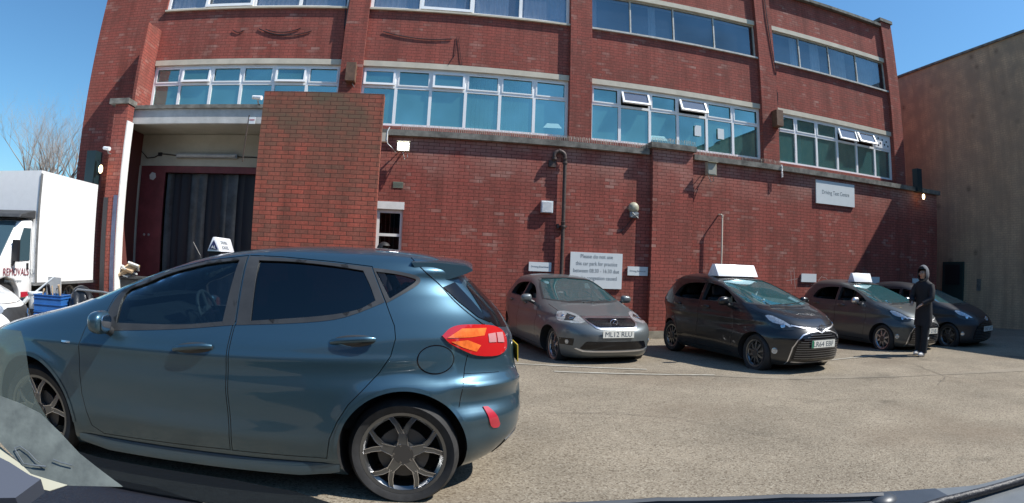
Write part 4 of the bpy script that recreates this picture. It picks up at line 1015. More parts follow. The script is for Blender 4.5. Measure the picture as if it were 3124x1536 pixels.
tb = put(text_bm('AL', .03, .0005), (0, -.166, .028), (1, 0, 0), (0, 0, 1)); o = obj('sign_lettering', tb, M['sign']); o.parent = t
tb = put(text_bm('DRIVING\nSCHOOL', .036, .0005), (.0358, -.03, .045), (0, 1, 0), (-.37, 0, 1)); o = obj('sign_lettering', tb, M['ink']); o.parent = t

# ---------------------------------------------------------------- cars parked by the wall
# five-door hatch of the grey car (wheelbase 2.52)
L_LV = [
 (.16, 3.02, -.62, .74, 5, 4.5), (.22, 3.22, -.72, .82, 4, 4), (.32, 3.28, -.77, .86, 3.7, 3.6), (.45, 3.31, -.78, .875, 3.6, 3.4), (.56, 3.31, -.78, .882, 3.6, 3.4),
 (.64, 3.27, -.775, .882, 3.6, 3.4), (.70, 3.17, -.77, .876, 3.7, 3.6), (.76, 2.98, -.76, .858, 3.5, 4), (.82, 2.76, -.745, .846, 4, 4.2), (.87, 2.54, -.735, .832, 4.4, 4.4), (.91, 2.34, -.725, .815, 5, 4.6),
 (.96, 2.14, -.71, .793, 5.2, 4.6), (1.04, 1.88, -.67, .752, 5.4, 4.8), (1.14, 1.60, -.52, .70, 5.4, 5), (1.24, 1.32, -.40, .646, 5.4, 5), (1.30, 1.14, -.30, .605, 5, 5),
 (1.35, .94, -.20, .54, 4.6, 4.6), (1.385, .72, -.05, .43, 4, 4), (1.405, .52, .08, .27, 3, 3), (1.412, .36, .2, .06, 2.4, 2.4)]
# small five-door hatch (wheelbase 2.45)
Y_LV = [
 (.17, 2.98, -.48, .72, 4.5, 4.5), (.24, 3.12, -.58, .80, 3.6, 4), (.34, 3.17, -.64, .84, 3.2, 3.6), (.48, 3.185, -.66, .855, 3.1, 3.4), (.60, 3.17, -.67, .858, 3.2, 3.4),
 (.70, 3.12, -.665, .848, 2.9, 3.4), (.78, 3.02, -.655, .845, 3.1, 3.6), (.85, 2.90, -.64, .838, 3.4, 3.8), (.91, 2.74, -.63, .828, 4, 4.2), (.96, 2.58, -.62, .812, 4.6, 4.4), (1.00, 2.44, -.61, .796, 5, 4.6),
 (1.06, 2.25, -.57, .772, 5.4, 4.8), (1.15, 1.97, -.49, .735, 5.4, 5), (1.25, 1.66, -.39, .69, 5.4, 5), (1.34, 1.37, -.29, .645, 5.4, 5), (1.39, 1.19, -.22, .61, 5, 5),
 (1.44, .97, -.12, .54, 4.6, 4.6), (1.475, .74, .02, .42, 4, 4), (1.492, .54, .12, .27, 3, 3), (1.50, .36, .2, .06, 2.4, 2.4)]
def arch_disp(wb, rz=.31):
    def f(x, y, z):
        s = 1 if y >= 0 else -1
        if abs(y) > .5 and .1 < z < .95:
            for wx in (0, wb):
                r = math.hypot(x-wx, z-rz)
                if r < .46: y += s*.015*min(1, max(0, (.46-r)/.08))
            d = z-.80
            if -.2 < x < wb+.2: y += s*(.008*math.exp(-(d/.03)**2)-.010*math.exp(-((d+.10)/.06)**2))
        return x, y, z
    return f
def pose(nose, nx, head_deg, s, tilt=True):
    """nose (x, y) of the bumper in the world; heading measured from -y towards +x"""
    h = R(head_deg); fw = Vector((math.sin(h), -math.cos(h), 0)); o = Vector((nose[0], nose[1], 0))-fw*nx*s
    return Vector((o.x, o.y, gz(o.y+.0))), math.atan2(fw.y, fw.x)
POSES = dict(
 grey=((3.0, 8.02), 3.31, 6.2, 1.0),
 black=((5.79, 6.63), 3.185, 6.5, .992),
 greyb=((9.775, 7.69), 3.185, 1.0, .981),
 dark=((11.75, 7.45), 3.185, 8.0, .96))
def vehicle(key, levels, wb, name, label, pmat, ws, side, cav, face, seatx, belt, rimstyle, spokes, mir_at, group='cars in the car park', n=64, shut=(), wl=None, plate=None, rim='rim_sil', rr=.205, mirror_mat=None):
    nose, nx, hd, sc = POSES[key]; o3, rz = pose(nose, nx, hd, sc)
    c = empty(name, o3, rz, label, 'car', group); c.scale = (sc,)*3
    me, sk = shell(levels, wb, arch_disp(wb), ws, side, n=n, step=.035, pm_=pmat, cav=cav, wr=.325)
    body = wrap('body', me, c, 30)
    for p in side:
        for sd in (1, -1):
            o = obj('side_window', sk.patch(offpoly(p, .010), 0, -.008, 0, .08, side=sd), M['cglass'] if p is side[0] else M['pglass2'], smooth=60); o.parent = body
            o = obj('window_trim', sk.patch(offpoly(p, .022), 0, .002, 0, .05, holes=[p], side=sd), M['trim'], smooth=40); o.parent = body
    o = obj('windscreen', sk.patch(offpoly(ws[0], .012), 90, -.006, 0, .07), M['wglass'], smooth=60); o.parent = c
    o = obj('windscreen_surround', sk.patch(offpoly(ws[0], .022), 90, .002, 0, .05, holes=[ws[0]]), M['trim'], smooth=40); o.parent = c
    for ln in shut: 
        o = obj('door_gap', sk.ribbon(ln, .006, 0, .001), M['blackg']); o.parent = body
        b2 = sk.ribbon(ln, .006, 0, .001)
        for v in b2.verts: v.co.y = -v.co.y
        o = obj('door_gap', b2, M['blackg']); o.parent = body
    for u in (.28, 1.18):
        for sd in (1, -1): handle(body, sk, u, belt-.09, sd, pmat, .2)
    for sd in (1, -1): mirror_part(c, (mir_at[0], sd*mir_at[1], mir_at[2]), sd, mirror_mat or pmat, (.12, .20, .14))
    seats(c, [(seatx, 0), (.2, 0)], belt=belt-.08, dy=.34); steering(c, seatx+.6, -.34, belt-.04)
    bm = bmesh.new(); addprism(bm, [(1.55, .5), (2.0, .5), (2.0, belt-.05), (1.85, belt-.02), (1.6, belt-.08)], -.62, .62); fixn(bm); o = obj('dashboard', bm, M['cabin'], bevel=.02); o.parent = c
    for wx in (0, wb):
        for s in (1, -1): wheel(c, wx, s*.75, .305, rr, .195, spokes, rimstyle, s, matr=M[rim], scale_n=28)
    face(c, sk, body)
    zt = 1.40 if key != 'grey' else 1.315; x0 = -.10 if key != 'grey' else -.06
    bm = bmesh.new(); addprism(bm, [(x0+.12, zt+.035), (x0-.22, zt-.005), (x0-.23, zt-.025), (x0-.08, zt-.05), (x0+.12, zt-.03)], -.52, .52)
    for v in bm.verts: v.co.z -= .04*(v.co.y/.52)**2; 
    fixn(bm); o = obj('spoiler', bm, pmat, bevel=.012, smooth=40); o.parent = c
    for sd in (1, -1):
        tl = obj('tail_lamp', sk.patch(smoothpoly([(.06, .95), (.0, 1.02), (-.12, 1.02), (-.16, .90), (-.12, .80), (.0, .84)], 3), -35, .006, .012, .03, side=sd), M['red'], smooth=40); tl.parent = c
    return c, sk
M['pglass2'] = glass_mat('rear_side_glass', (0.62, 0.66, 0.64), (0.9, 0.97, 1), base=0.05, gain=1.0)
M['grey_paint'] = paint('grey_metallic_paint', (0.135, 0.155, 0.162), .45, .42, coat=.6)
M['black_paint'] = paint('black_metallic_paint', (0.006, 0.008, 0.011), .2, .32, coat=.6)
M['greyb_paint'] = paint('dark_grey_metallic_paint', (0.078, 0.088, 0.088), .4, .42, coat=.6)
M['navy_paint'] = paint('navy_paint', (0.002, 0.003, 0.008), .0, .5, coat=.15)
M['white_car'] = paint('white_car_paint', (0.80, 0.80, 0.78), 0.0, .4)
def dots(bm, y0, y1, z0, z1, sk, dy, dz, r, keep):
    pass
M['meshd'] = pm('dark_grille_mesh', (0.10, 0.10, 0.11), .4, metal=.6)
def lex_face(c, sk, body):
    for sd in (1, -1):
        L_ = obj('headlight', sk.patch(smoothpoly([(1.06, .842), (1.206, .850), (1.416, .812), (1.61, .735), (1.55, .704), (1.308, .712), (1.13, .724)], 3, corner=(0, 3)), 50, .004, .012, .03, side=sd), M['lens'], smooth=40); L_.parent = c
        o = obj('lamp_inner', sk.patch([(1.25, .825), (1.45, .785), (1.50, .735), (1.27, .728)], 50, .0055, .002, .03, side=sd), M['lensd'], smooth=40); o.parent = L_
        for u, z, r in ((1.36, .768, .044), (1.20, .790, .022)):
            p, n_ = sk.at(u, z, 50, sd); bm = bmesh.new(); addlathe(bm, [(r, .002), (r, .010), (r*.82, .012), (r*.78, .004), (r*.4, .001), (0, .006)], p, n_, 20); o = obj('lamp_projector', bm, M['chrome'], smooth=30); o.parent = L_
        o = obj('lamp_lens', sk.patch([(1.10, .830), (1.19, .838), (1.18, .745), (1.14, .735)], 50, .007, .003, .03, side=sd), M['lens'], smooth=40); o.parent = L_
        o = obj('lamp_strip', sk.patch([(1.43, .790), (1.58, .733), (1.545, .716), (1.42, .735)], 50, .007, .003, .03, side=sd), M['lens'], smooth=40); o.parent = L_
        f = obj('fog_recess', sk.patch([(.64*sd, .375), (.77*sd, .375), (.775*sd, .475), (.635*sd, .485)], 90, .003, .006, .03), M['blackg'], smooth=40); f.parent = c
        p, n_ = sk.at(.70*sd, .425, 90); bm = bmesh.new(); addlathe(bm, [(.034, 0), (.034, .012), (.02, .014), (0, .010)], p, n_, 18); o = obj('fog_lamp', bm, M['lens'], smooth=40); o.parent = f
    gp = symm([(0, .772), (.33, .772), (.40, .765), (.385, .72), (.33, .668), (.28, .655), (0, .655)])
    g_ = obj('grille', sk.patch(gp, 90, .003, .006, .03), M['blackg'], smooth=40); g_.parent = c
    bm = bmesh.new(); z = .668; k = 0
    while z < .765:
        y = -.36+(.0125 if k % 2 else 0)
        while y < .365:
            if abs(y) > .065 and inpoly((y, z), offpoly(gp, -.014)):
                p, n_ = sk.at(y, z, 90); a = [bm.verts.new(p+n_*.006+Vector((0, math.cos(t)*.0085, math.sin(t)*.0065))) for t in (0, 1.57, 3.14, 4.71)]; bm.faces.new(a)
            y += .025
        z += .0135; k += 1
    o = obj('grille_mesh', bm, M['meshd']); o.parent = g_; o['kind'] = 'stuff'
    o = obj('grille_frame', sk.patch(offpoly(gp, .024), 90, .008, .014, .02, holes=[gp]), M['chrome_satin'], smooth=35); o.parent = g_
    # oval emblem with a slanted stroke
    p, n_ = sk.at(0, .712, 90); bm = bmesh.new(); N2 = 36; up = Vector((0, 0, 1)); rt = Vector((0, 1, 0)); pts = [p+n_*.016+rt*math.cos(i/N2*6.2832)*.062+up*math.sin(i/N2*6.2832)*.047 for i in range(N2+1)]; addtube(bm, pts, .0065, 8, cap=False)
    addtube(bm, [p+n_*.017+rt*(.02)+up*.042, p+n_*.017+rt*(-.02)+up*(-.016), p+n_*.017+rt*(.045)+up*(-.018)], .006, 8); o = obj('emblem', bm, M['rim_cut'], smooth=50); o.parent = g_
    it = symm([(0, .455), (.47, .455), (.50, .44), (.56, .345), (.53, .33), (0, .325)])
    o = obj('lower_intake', sk.patch(it, 90, .003, .006, .03), M['blackg'], smooth=40); o.parent = c
    o = obj('bumper_strip', sk.patch(symm([(0, .312), (.50, .316), (.60, .345), (.62, .335), (.52, .295), (0, .290)]), 90, .008, .012, .03), M['chrome_satin'], smooth=40); o.parent = c
    p, n_ = sk.at(0, .565, 90); number_plate(c, p+n_*.014, (0, 1, 0), (0, 0, 1), 'ML12 RLU')
    o = obj('hood_gap', sk.ribbon([(.70, .93), (.66, .83), (.60, .78), (.45, .795), (0, .80), (-.45, .795), (-.60, .78), (-.66, .83), (-.70, .93)], .006, 90, .001), M['blackg']); o.parent = body
    wiper(c, [Vector((2.17, -.50, .975)), Vector((2.10, -.05, 1.0)), Vector((2.13, .1, .985))]); wiper(c, [Vector((2.17, .05, .98)), Vector((2.06, .45, 1.015))])
M['chrome_satin'] = pm('satin_chrome', (0.75, 0.75, 0.78), .30, metal=1)
wsL = (symm([(0, .975), (.40, .985), (.68, 1.01), (.60, 1.17), (.53, 1.285), (.46, 1.325), (0, 1.35)]), .95)
sideL = [smoothpoly([(1.60, .985), (1.38, 1.11), (1.14, 1.205), (.86, 1.255), (.86, .985)], 3, corner=(0, 3, 4)), smoothpoly([(.80, .985), (.80, 1.258), (.42, 1.24), (.14, 1.185), (.05, 1.06), (.10, 1.0)], 3, corner=(0, 1))]
cavL = [(.46, 2.0, .2, .70, 4, 4), (.60, 2.1, .1, .76, 4, 4), (.86, 2.0, -.3, .75, 4, 4), (.96, 1.88, -.45, .71, 4, 4), (1.04, 1.70, -.45, .67, 4.5, 4), (1.14, 1.44, -.40, .62, 4.5, 4.5), (1.24, 1.16, -.32, .56, 4.5, 4.5), (1.30, .98, -.25, .51, 4, 4), (1.355, .70, -.05, .36, 3, 3)]
shL = [[(.83, 1.30), (.84, .98), (.86, .80), (.86, .5), (.84, .25)], [(1.88, .90), (1.93, .70), (1.90, .35)], [(.06, 1.16), (.0, 1.0), (.06, .80), (.30, .58), (.38, .35)], [(1.90, .26), (.38, .26)]]
vehicle('grey', L_LV, 2.52, 'grey_hatchback', 'grey metallic hatchback with a mesh grille, parked nose out nearest the blue car', M['grey_paint'], wsL, sideL, cavL, lex_face, .98, .98, 'y', 6, (1.63, .955, 1.00), shut=shL, rr=.215)

def yar_face(plate_txt, chrome=True):
    def f(c, sk, body):
        for sd in (1, -1):
            L_ = obj('headlight', sk.patch(smoothpoly([(1.10, .885), (1.16, .905), (1.25, .893), (1.425, .830), (1.58, .748), (1.575, .702), (1.46, .690), (1.327, .692), (1.20, .745)], 3, corner=(0, 4)), 50, .004, .012, .03, side=sd), M['lensd'], smooth=40); L_.parent = c
            o = obj('lamp_lens', sk.patch([(1.13, .880), (1.17, .893), (1.24, .884), (1.41, .822), (1.555, .745), (1.50, .735), (1.45, .765), (1.36, .77), (1.25, .79), (1.19, .82)], 50, .007, .003, .03, side=sd), M['lens'], smooth=40); o.parent = L_
            p, n_ = sk.at(1.405, .752, 50, sd); bm = bmesh.new(); addlathe(bm, [(.036, .002), (.036, .010), (.03, .012), (.026, .004), (0, .008)], p, n_, 20); o = obj('lamp_projector', bm, M['chrome'], smooth=30); o.parent = L_
            p, n_ = sk.at(1.30, .385, 50, sd); bm = bmesh.new(); addlathe(bm, [(.046, 0), (.046, .010), (.036, .012), (.034, .006), (0, .010)], p, n_, 22); o = obj('fog_lamp', bm, M['lens'], smooth=40); o.parent = c
        gp = symm([(0, .655), (.20, .655), (.36, .615), (.44, .555), (.49, .44), (.51, .27), (.22, .250), (0, .25)])
        g_ = obj('grille', sk.patch(gp, 90, .002, .006, .03), M['blackg'], smooth=40); g_.parent = c
        zz = .285
        while zz < .64:
            hw = max((y for y, z in [(.50-.03*max(0, (zz-.3)/.2) if zz < .46 else .485-.28*((zz-.45)/.2)**1.6, zz)]), default=0)-.02
            if hw > .05:
                o = obj('grille_bar', sk.patch([(-hw, zz), (hw, zz), (hw, zz+.010), (-hw, zz+.010)], 90, .010, .010, .04), M['slat'] if chrome else M['trim'], smooth=40); o.parent = g_
            zz += .034
        if chrome:
            b2 = sk.ribbon([(.545, .20), (.535, .30), (.51, .45), (.455, .56), (.37, .63), (.22, .675), (.10, .68)], .014, 90, .010)
            sk.ribbon([(-.545, .20), (-.535, .30), (-.51, .45), (-.455, .56), (-.37, .63), (-.22, .675), (-.10, .68)], .014, 90, .010, bm=b2)
            sk.ribbon([(-.50, .237), (-.25, .228), (0, .226), (.25, .228), (.50, .237)], .016, 90, .010, bm=b2)
            sk.ribbon([(-.47, .760), (-.30, .725), (-.10, .695), (0, .655), (.10, .695), (.30, .725), (.47, .760)], .016, 90, .010, bm=b2)
            o = obj('chrome_strips', b2, M['chrome_satin'], smooth=60); o.parent = g_
        p, n_ = sk.at(0, .705, 90); bm = bmesh.new(); rt = Vector((0, 1, 0)); up = Vector((0, 0, 1))
        def ring(a, b, cy=0, cz=0):
            addtube(bm, [p+n_*.022+rt*(cy+math.cos(i/28*6.2832)*a)+up*(cz+math.sin(i/28*6.2832)*b) for i in range(29)], .0075, 6, cap=False)
        ring(.078, .054); ring(.022, .048); ring(.046, .018, 0, .02)
        o = obj('emblem', bm, M['rim_cut'], smooth=60); o.parent = g_
        if plate_txt:
            p, n_ = sk.at(0, .50, 90); number_plate(c, p+n_*.022, (0, 1, 0), (0, 0, 1), plate_txt)
            if 'EBF' in plate_txt:
                bm = bmesh.new(); addbox(bm, -.259, -.222, -.055, .055, .0065, .0072); put(bm, p+n_*.022, (0, 1, 0), (0, 0, 1)); o = obj('plate_band', bm, M['green_band']); o.parent = c
        o = obj('hood_gap', sk.ribbon([(.72, .99), (.70, .93), (.66, .895), (.50, .80), (.40, .765), (0, .745), (-.40, .765), (-.50, .80), (-.66, .895), (-.70, .93), (-.72, .99)], .006, 90, .001), M['blackg']); o.parent = body
        wiper(c, [Vector((2.42, -.10, 1.035)), Vector((2.33, .25, 1.06)), Vector((2.25, .52, 1.09))], .008); wiper(c, [Vector((2.42, -.45, 1.03)), Vector((2.40, .0, 1.045))], .008)
    return f
M['slat'] = pm('grille_slats', (0.22, 0.22, 0.23), .3, metal=.8)
M['green_band'] = pm('green_plate_band', (0.02, 0.2, 0.10), .4)
wsY = (symm([(0, 1.02), (.40, 1.03), (.67, 1.060), (.62, 1.20), (.555, 1.32), (.48, 1.385), (0, 1.415)]), 1.0)
sideY = [smoothpoly([(1.93, 1.04), (1.70, 1.160), (1.40, 1.272), (1.08, 1.325), (.98, 1.325), (.98, 1.035)], 3, corner=(0, 4, 5)), smoothpoly([(.90, 1.035), (.90, 1.325), (.52, 1.32), (.24, 1.27), (.10, 1.14), (.14, 1.05)], 3, corner=(0, 1))]
cavY = [(.46, 2.0, .2, .68, 4, 4), (.60, 2.1, .1, .74, 4, 4), (.92, 2.25, -.3, .74, 4, 4), (1.02, 2.15, -.38, .71, 4, 4), (1.10, 1.97, -.34, .68, 4.5, 4), (1.20, 1.68, -.24, .63, 4.5, 4.5), (1.30, 1.36, -.14, .58, 4.5, 4.5), (1.38, 1.08, -.04, .52, 4, 4), (1.44, .78, .12, .38, 3, 3)]
shY = [[(.94, 1.36), (.95, 1.03), (.97, .80), (.97, .5), (.94, .25)], [(1.95, .96), (1.98, .70), (1.93, .35)], [(.07, 1.20), (.0, 1.05), (.06, .80), (.28, .58), (.36, .35)], [(1.93, .26), (.36, .26)]]
blk, sky_ = vehicle('black', Y_LV, 2.45, 'black_hatchback', 'black small hatchback with chrome nose strips and a big white roof sign', M['black_paint'], wsY, sideY, cavY, yar_face('LR64 EBF'), 1.05, 1.02, 'single', 10, (1.80, .93, 1.06), shut=shY, rim='rim_dark')
gyb, _s = vehicle('greyb', Y_LV, 2.45, 'grey_small_hatchback', 'dark grey small hatchback behind the person in black, with a small white roof sign', M['greyb_paint'], wsY, sideY, cavY, yar_face('LK63 OXB'), 1.05, 1.02, 'single', 8, (1.72, .93, 1.06), shut=shY, n=52, mirror_mat=M['chrome_satin'])
drk, _s = vehicle('dark', Y_LV, 2.45, 'navy_hatchback', 'very dark hatchback in the deep shade beside the brown wall, rightmost car', M['navy_paint'], wsY, sideY, cavY, yar_face('KN57 UHT', False), 1.05, 1.02, 'single', 7, (1.72, .93, 1.06), shut=shY, n=52, rim='rim_dark')
def onroof(key, x, z, y=0):
    nose, nx, hd, sc = POSES[key]; o3, rz = pose(nose, nx, hd, sc); m = Matrix.Translation(o3) @ Matrix.Rotation(rz, 4, 'Z') @ Matrix.Scale(sc, 4); return m @ Vector((x, y, z)), rz
p, rz = onroof('black', .86, 1.452)
roof_sign((p.x, p.y, p.z), rz, .92, .34, .21, 'long white wedge shaped roof sign on the black hatchback')
p, rz = onroof('greyb', .95, 1.45)
roof_sign((p.x, p.y, p.z), rz, .62, .24, .20, 'smaller white wedge shaped roof sign on the dark grey hatchback')
# ================================================================ WALL FITTINGS AND SIGNS
def thing(name, loc, label, cat, group=None, rz=0): return empty(name, loc, rz, label, cat, group)
def part(name, bm, mat, parent, **k):
    o = obj(name, bm, mat, **k); o.parent = parent; return o
M['signtxt'] = pm('grey_sign_lettering', (0.16, 0.19, 0.21), .6)
def sign(x0, x1, z0, z1, y, lines, size, label, d=.03, mat='sign', group=None, cx=None, lh=1.25, zoff=0, tw=None):
    t = thing('sign', ((x0+x1)/2, y, (z0+z1)/2), label, 'sign', group)
    w_, h_ = (x1-x0)/2, (z1-z0)/2
    bm = bmesh.new(); addbox(bm, -w_, w_, -d, 0, -h_, h_); part('board', bm, M[mat], t, bevel=.004)
    for i, l in enumerate(lines):
        tb = text_bm(l, size, .0006); 
        if tw: 
            xs = [v.co.x for v in tb.verts]; k = tw[i]/(max(xs)-min(xs)); c = (max(xs)+min(xs))/2
            for v in tb.verts: v.co.x = (v.co.x-c)*k
        put(tb, ((cx or 0), -d-.0015, zoff+((len(lines)-1)/2-i)*size*lh), (1, 0, 0), (0, 0, 1)); part('lettering', tb, M['signtxt'], t)
    return t
sign(10.22, 11.71, 3.40, 4.035, YL-.012, ['Driving Test Centre'], .155, 'white wall sign reading Driving Test Centre, high on the wall', d=.035, tw=[1.05])
sign(3.34, 4.57, 1.0, 1.80, YL-.01, ['Please do not use', 'this car park for practice', 'between 08:30 - 16:30 due', 'to the congestion caused'], .125, 'large white notice asking drivers not to use the car park for practice', lh=1.28, tw=[.76, .98, 1.08, .98], zoff=.07)
G5 = 'small white bay signs on the wall'
sign(2.41, 2.91, 1.34, 1.54, YL-.01, ['Driving Examiner'], .055, 'small white bay sign above the roof of the grey mesh-grille car', group=G5, tw=[.40])
sign(4.71, 5.21, 1.32, 1.525, YL-.01, ['Driving Examiner'], .055, 'small white bay sign just right of the large notice', group=G5, tw=[.40])
sign(.22, .72, 1.35, 1.55, YL-.01, ['Driving Examiner'], .055, 'small white bay sign partly hidden behind the blue car spoiler', group=G5, tw=[.40])
sign(9.73, 10.26, 1.28, 1.50, YL-.01, [], .055, 'small white bay sign between the two roof-signed cars', group=G5)
sign(12.33, 12.82, 1.28, 1.47, YL-.01, [], .055, 'small bay sign in the shadow just right of the smaller roof sign', group=G5)
sign(14.43, 15.17, 1.27, 1.46, YL-.01, [], .055, 'small bay sign at the far right end of the brick wall', group=G5)
# scratched chalk marks
M['chalk'] = pm('chalk_scratches', (0.42, 0.32, 0.29), .9)
bm = bmesh.new()
def scr(pts, w=.012):
    for a, b in zip(pts, pts[1:]):
        a = Vector(a); b = Vector(b); d = (b-a).normalized(); n = Vector((-d.y, d.x))*w/2
        f = bm.faces.new([bm.verts.new((q.x, YL-.0015, q.y)) for q in (a-n, b-n, b+n, a+n)])
scr([(9.38, 1.56), (9.42, 1.22)]); scr([(9.48, 1.63), (9.56, 1.10)]); scr([(9.24, 1.30), (9.62, 1.36)])
scr([(10.50, 1.45), (10.38, 1.34), (10.40, 1.20), (10.55, 1.10), (10.72, 1.16), (10.78, 1.28), (10.66, 1.40), (10.52, 1.42)]); scr([(10.55, 1.28), (10.68, 1.33), (10.60, 1.2), (10.76, 1.12)])
tag(obj('wall_scratches', bm, M['chalk']), 'pale chalky scribbles on the brick between the roof-signed cars', 'graffiti')
# soil pipe with its swan neck
t = thing('drainpipe', (3.13, YL, 0), 'dark rusty iron drainpipe with a curved neck under the wall top', 'drainpipe')
Y = -.095
bm = bmesh.new(); pts = [(0, Y, -.1), (0, Y, 3.84)] + [(-.125+.125*math.cos(a*math.pi/8), Y, 3.90+.12*math.sin(a*math.pi/8)) for a in range(0, 9)] + [(-.25, Y, 3.86), (-.25, -.01, 3.78)]
addtube(bm, pts, .043, 16); part('pipe', bm, M['iron'], t, smooth=50)
bm = bmesh.new()
for z in (3.80, 2.38, .9): addlathe(bm, [(.043, -.06), (.058, -.06), (.060, -.03), (.050, -.02), (.050, .05), (.058, .06), (.043, .07)], (0, Y, z), (0, 0, 1), 20)
addlathe(bm, [(.043, -.02), (.056, -.02), (.056, .03), (.043, .03)], (-.25, Y, 3.84), (0, 0, 1), 16); addlathe(bm, [(.043, -.02), (.055, -.02), (.055, .02), (.043, .02)], (-.125, Y, 4.02), (1, 0, 0), 16)
part('pipe_collar', bm, M['iron'], t, smooth=40)
bm = bmesh.new(); addbox(bm, -.10, .10, Y+.03, 0, 2.33, 2.37); addbox(bm, -.13, -.09, Y+.02, -.002, 2.30, 2.40); addbox(bm, -.36, -.20, -.07, 0, 3.66, 3.80); part('bracket', bm, M['iron'], t)
t = thing('conduit_pipe', (7.10, YL, 0), 'thin cream conduit pipe standing up behind the black hatchback', 'pipe')
M['cream'] = pm('cream_pvc', (0.55, 0.48, 0.38), .5)
bm = bmesh.new(); addtube(bm, [(0, -.17, -.1), (0, -.17, 2.80), (-.01, -.14, 2.85), (-.01, 0, 2.86)], .02, 10); part('pipe', bm, M['cream'], t, smooth=50)
bm = bmesh.new(); addtube(bm, [(0, -.17, 2.79), (0, -.17, 2.82), (0, -.165, 2.84)], .026, 10); part('elbow', bm, M['cream'], t, smooth=50)
# floodlights on arms
M['lit'] = pm('lit_lamp_face', (1, 1, 1), .3, emit=(0.92, 0.93, 1.0), es=9)
M['warm'] = pm('lit_warm_bulb', (1, .9, .6), .3, emit=(1.0, 0.72, 0.36), es=7)
M['flood'] = pm('aged_cream_housing', (0.42, 0.40, 0.29), .5, noise=.25, nscale=15)
def floodlight(x, z, w_, h_, lit, label):
    t = thing('floodlight', (x, YL, z), label, 'floodlight', 'floodlights on arms')
    bm = bmesh.new(); addbox(bm, -w_/2, w_/2, -.29, -.17, -h_/2, h_/2); part('housing', bm, M['flood'], t, bevel=.015, smooth=40)
    bm = bmesh.new(); addbox(bm, -w_/2+.02, w_/2-.02, -.298, -.291, -h_/2+.02, h_/2-.02); part('lamp_glass', bm, M['lit'] if lit else M['lensw'], t)
    bm = bmesh.new(); addbox(bm, -w_/2-.01, w_/2+.01, -.35, -.17, h_/2+.001, h_/2+.012); part('visor', bm, M['flood'], t)
    bm = bmesh.new()
    for s in (-1, 1): addtube(bm, [(s*w_*.35, -.17, 0), (s*w_*.2, 0, -.02)], .011, 6)
    part('arm', bm, M['galv'], t)
    bm = bmesh.new(); addtube(bm, [(w_*.3, -.2, -h_/2), (w_*.38, -.2, -h_/2-.12), (w_*.15, -.16, -h_/2-.16), (0, -.08, -.12), (-.02, 0, -.05)], .009, 6); part('cable', bm, M['galv'], t, smooth=50)
    return t
M['lensw'] = pm('unlit_lamp_glass', (0.42, 0.42, 0.36), .15)
floodlight(-.43, 3.86, .27, .20, True, 'small floodlight shining white at the left end of the wall')
floodlight(6.74, 3.92, .25, .30, False, 'unlit cream floodlight on arms near the raised wall top')
t = thing('junction_box', (-.83, YL, 4.02), 'cream electrical box beside the top of the brick screen wall', 'electrical box')
bm = bmesh.new(); addbox(bm, -.09, .06, -.42, -.26, -.10, .09); part('box', bm, M['cream'], t, bevel=.01)
bm = bmesh.new(); addbox(bm, -.03, .03, -.26, 0, -.03, .03); part('bracket', bm, M['galv'], t)
bm = bmesh.new(); addtube(bm, [(.09, -.40, .22), (.05, -.42, .12), (.045, -.42, -.05), (.07, -.40, -.14), (.16, -.3, -.2), (.24, -.05, -.26)], .011, 6); part('cable', bm, M['sign'], t, smooth=50)
# bulkhead lamp, sounder boxes, vents
t = thing('bulkhead_lamp', (4.81, YL, 2.85), 'weathered round bulkhead lamp with exposed fittings on the brick wall', 'wall lamp')
bm = bmesh.new(); addlathe(bm, [(.125, 0), (.13, -.04), (.115, -.07), (.09, -.10), (.05, -.12), (0, -.125)], (0, 0, .02), (0, 1, 0), 24); part('dome', bm, M['flood'], t, smooth=50)
bm = bmesh.new(); addbox(bm, -.10, .10, -.09, 0, -.21, -.08); addtube(bm, [(-.09, -.10, -.20), (.1, -.11, -.12)], .015, 6); addtube(bm, [(.09, -.10, -.22), (-.06, -.11, -.10)], .013, 6); part('fitting', bm, M['galv'], t)
bm = bmesh.new(); addtube(bm, [(-.02, -.08, -.2), (-.12, -.06, -.34), (-.30, -.01, -.56)], .007, 5); part('cable', bm, M['black'], t)
for x, z, lab in ((-1.85, 5.82, 'box-shaped brown sounder on the pillar above the screen wall'), (9.57, 5.82, 'box-shaped brown sounder on the pillar left of the last window')):
    t = thing('sounder_box', (x, YPL, z), lab, 'alarm box', 'sounder boxes on the pillars')
    bm = bmesh.new(); addbox(bm, -.115, .115, -.26, 0, -.23, .23); part('box', bm, M['sound'] if 'sound' in M else M.setdefault('sound', pm('brown_weathered_metal', (0.16, 0.09, 0.055), .6, noise=.3)), t, bevel=.02)
    bm = bmesh.new(); addtube(bm, [(.05, -.1, -.23), (.06, -.13, -.28), (.10, -.05, -.33)], .012, 6); part('fitting', bm, M['galv'], t)
t = thing('wall_vent', (2.76, YL, 2.76), 'white louvred extractor vent beside the drainpipe', 'vent', 'wall vents')
bm = bmesh.new(); addbox(bm, -.13, .13, -.10, 0, -.13, .13); part('housing', bm, M['sign'], t, bevel=.01)
bm = bmesh.new()
for k in range(9): addbox(bm, -.11, .11, -.112, -.1005, -.115+k*.026, -.102+k*.026)
part('louvres', bm, M['upvc'], t)
t = thing('wall_vent', (-.50, YL, 3.07), 'flat grey-green air brick below the shining floodlight', 'vent', 'wall vents')
bm = bmesh.new(); addbox(bm, -.11, .11, -.012, 0, -.065, .065); part('plate', bm, M['ventg'] if 'ventg' in M else M.setdefault('ventg', pm('grey_green_metal', (0.22, 0.24, 0.18), .7)), t)
bm = bmesh.new()
for i in range(9):
    for j in range(4): addbox(bm, -.10+i*.023, -.088+i*.023, -.0135, -.0125, -.05+j*.027, -.036+j*.027)
part('holes', bm, M['black'], t)
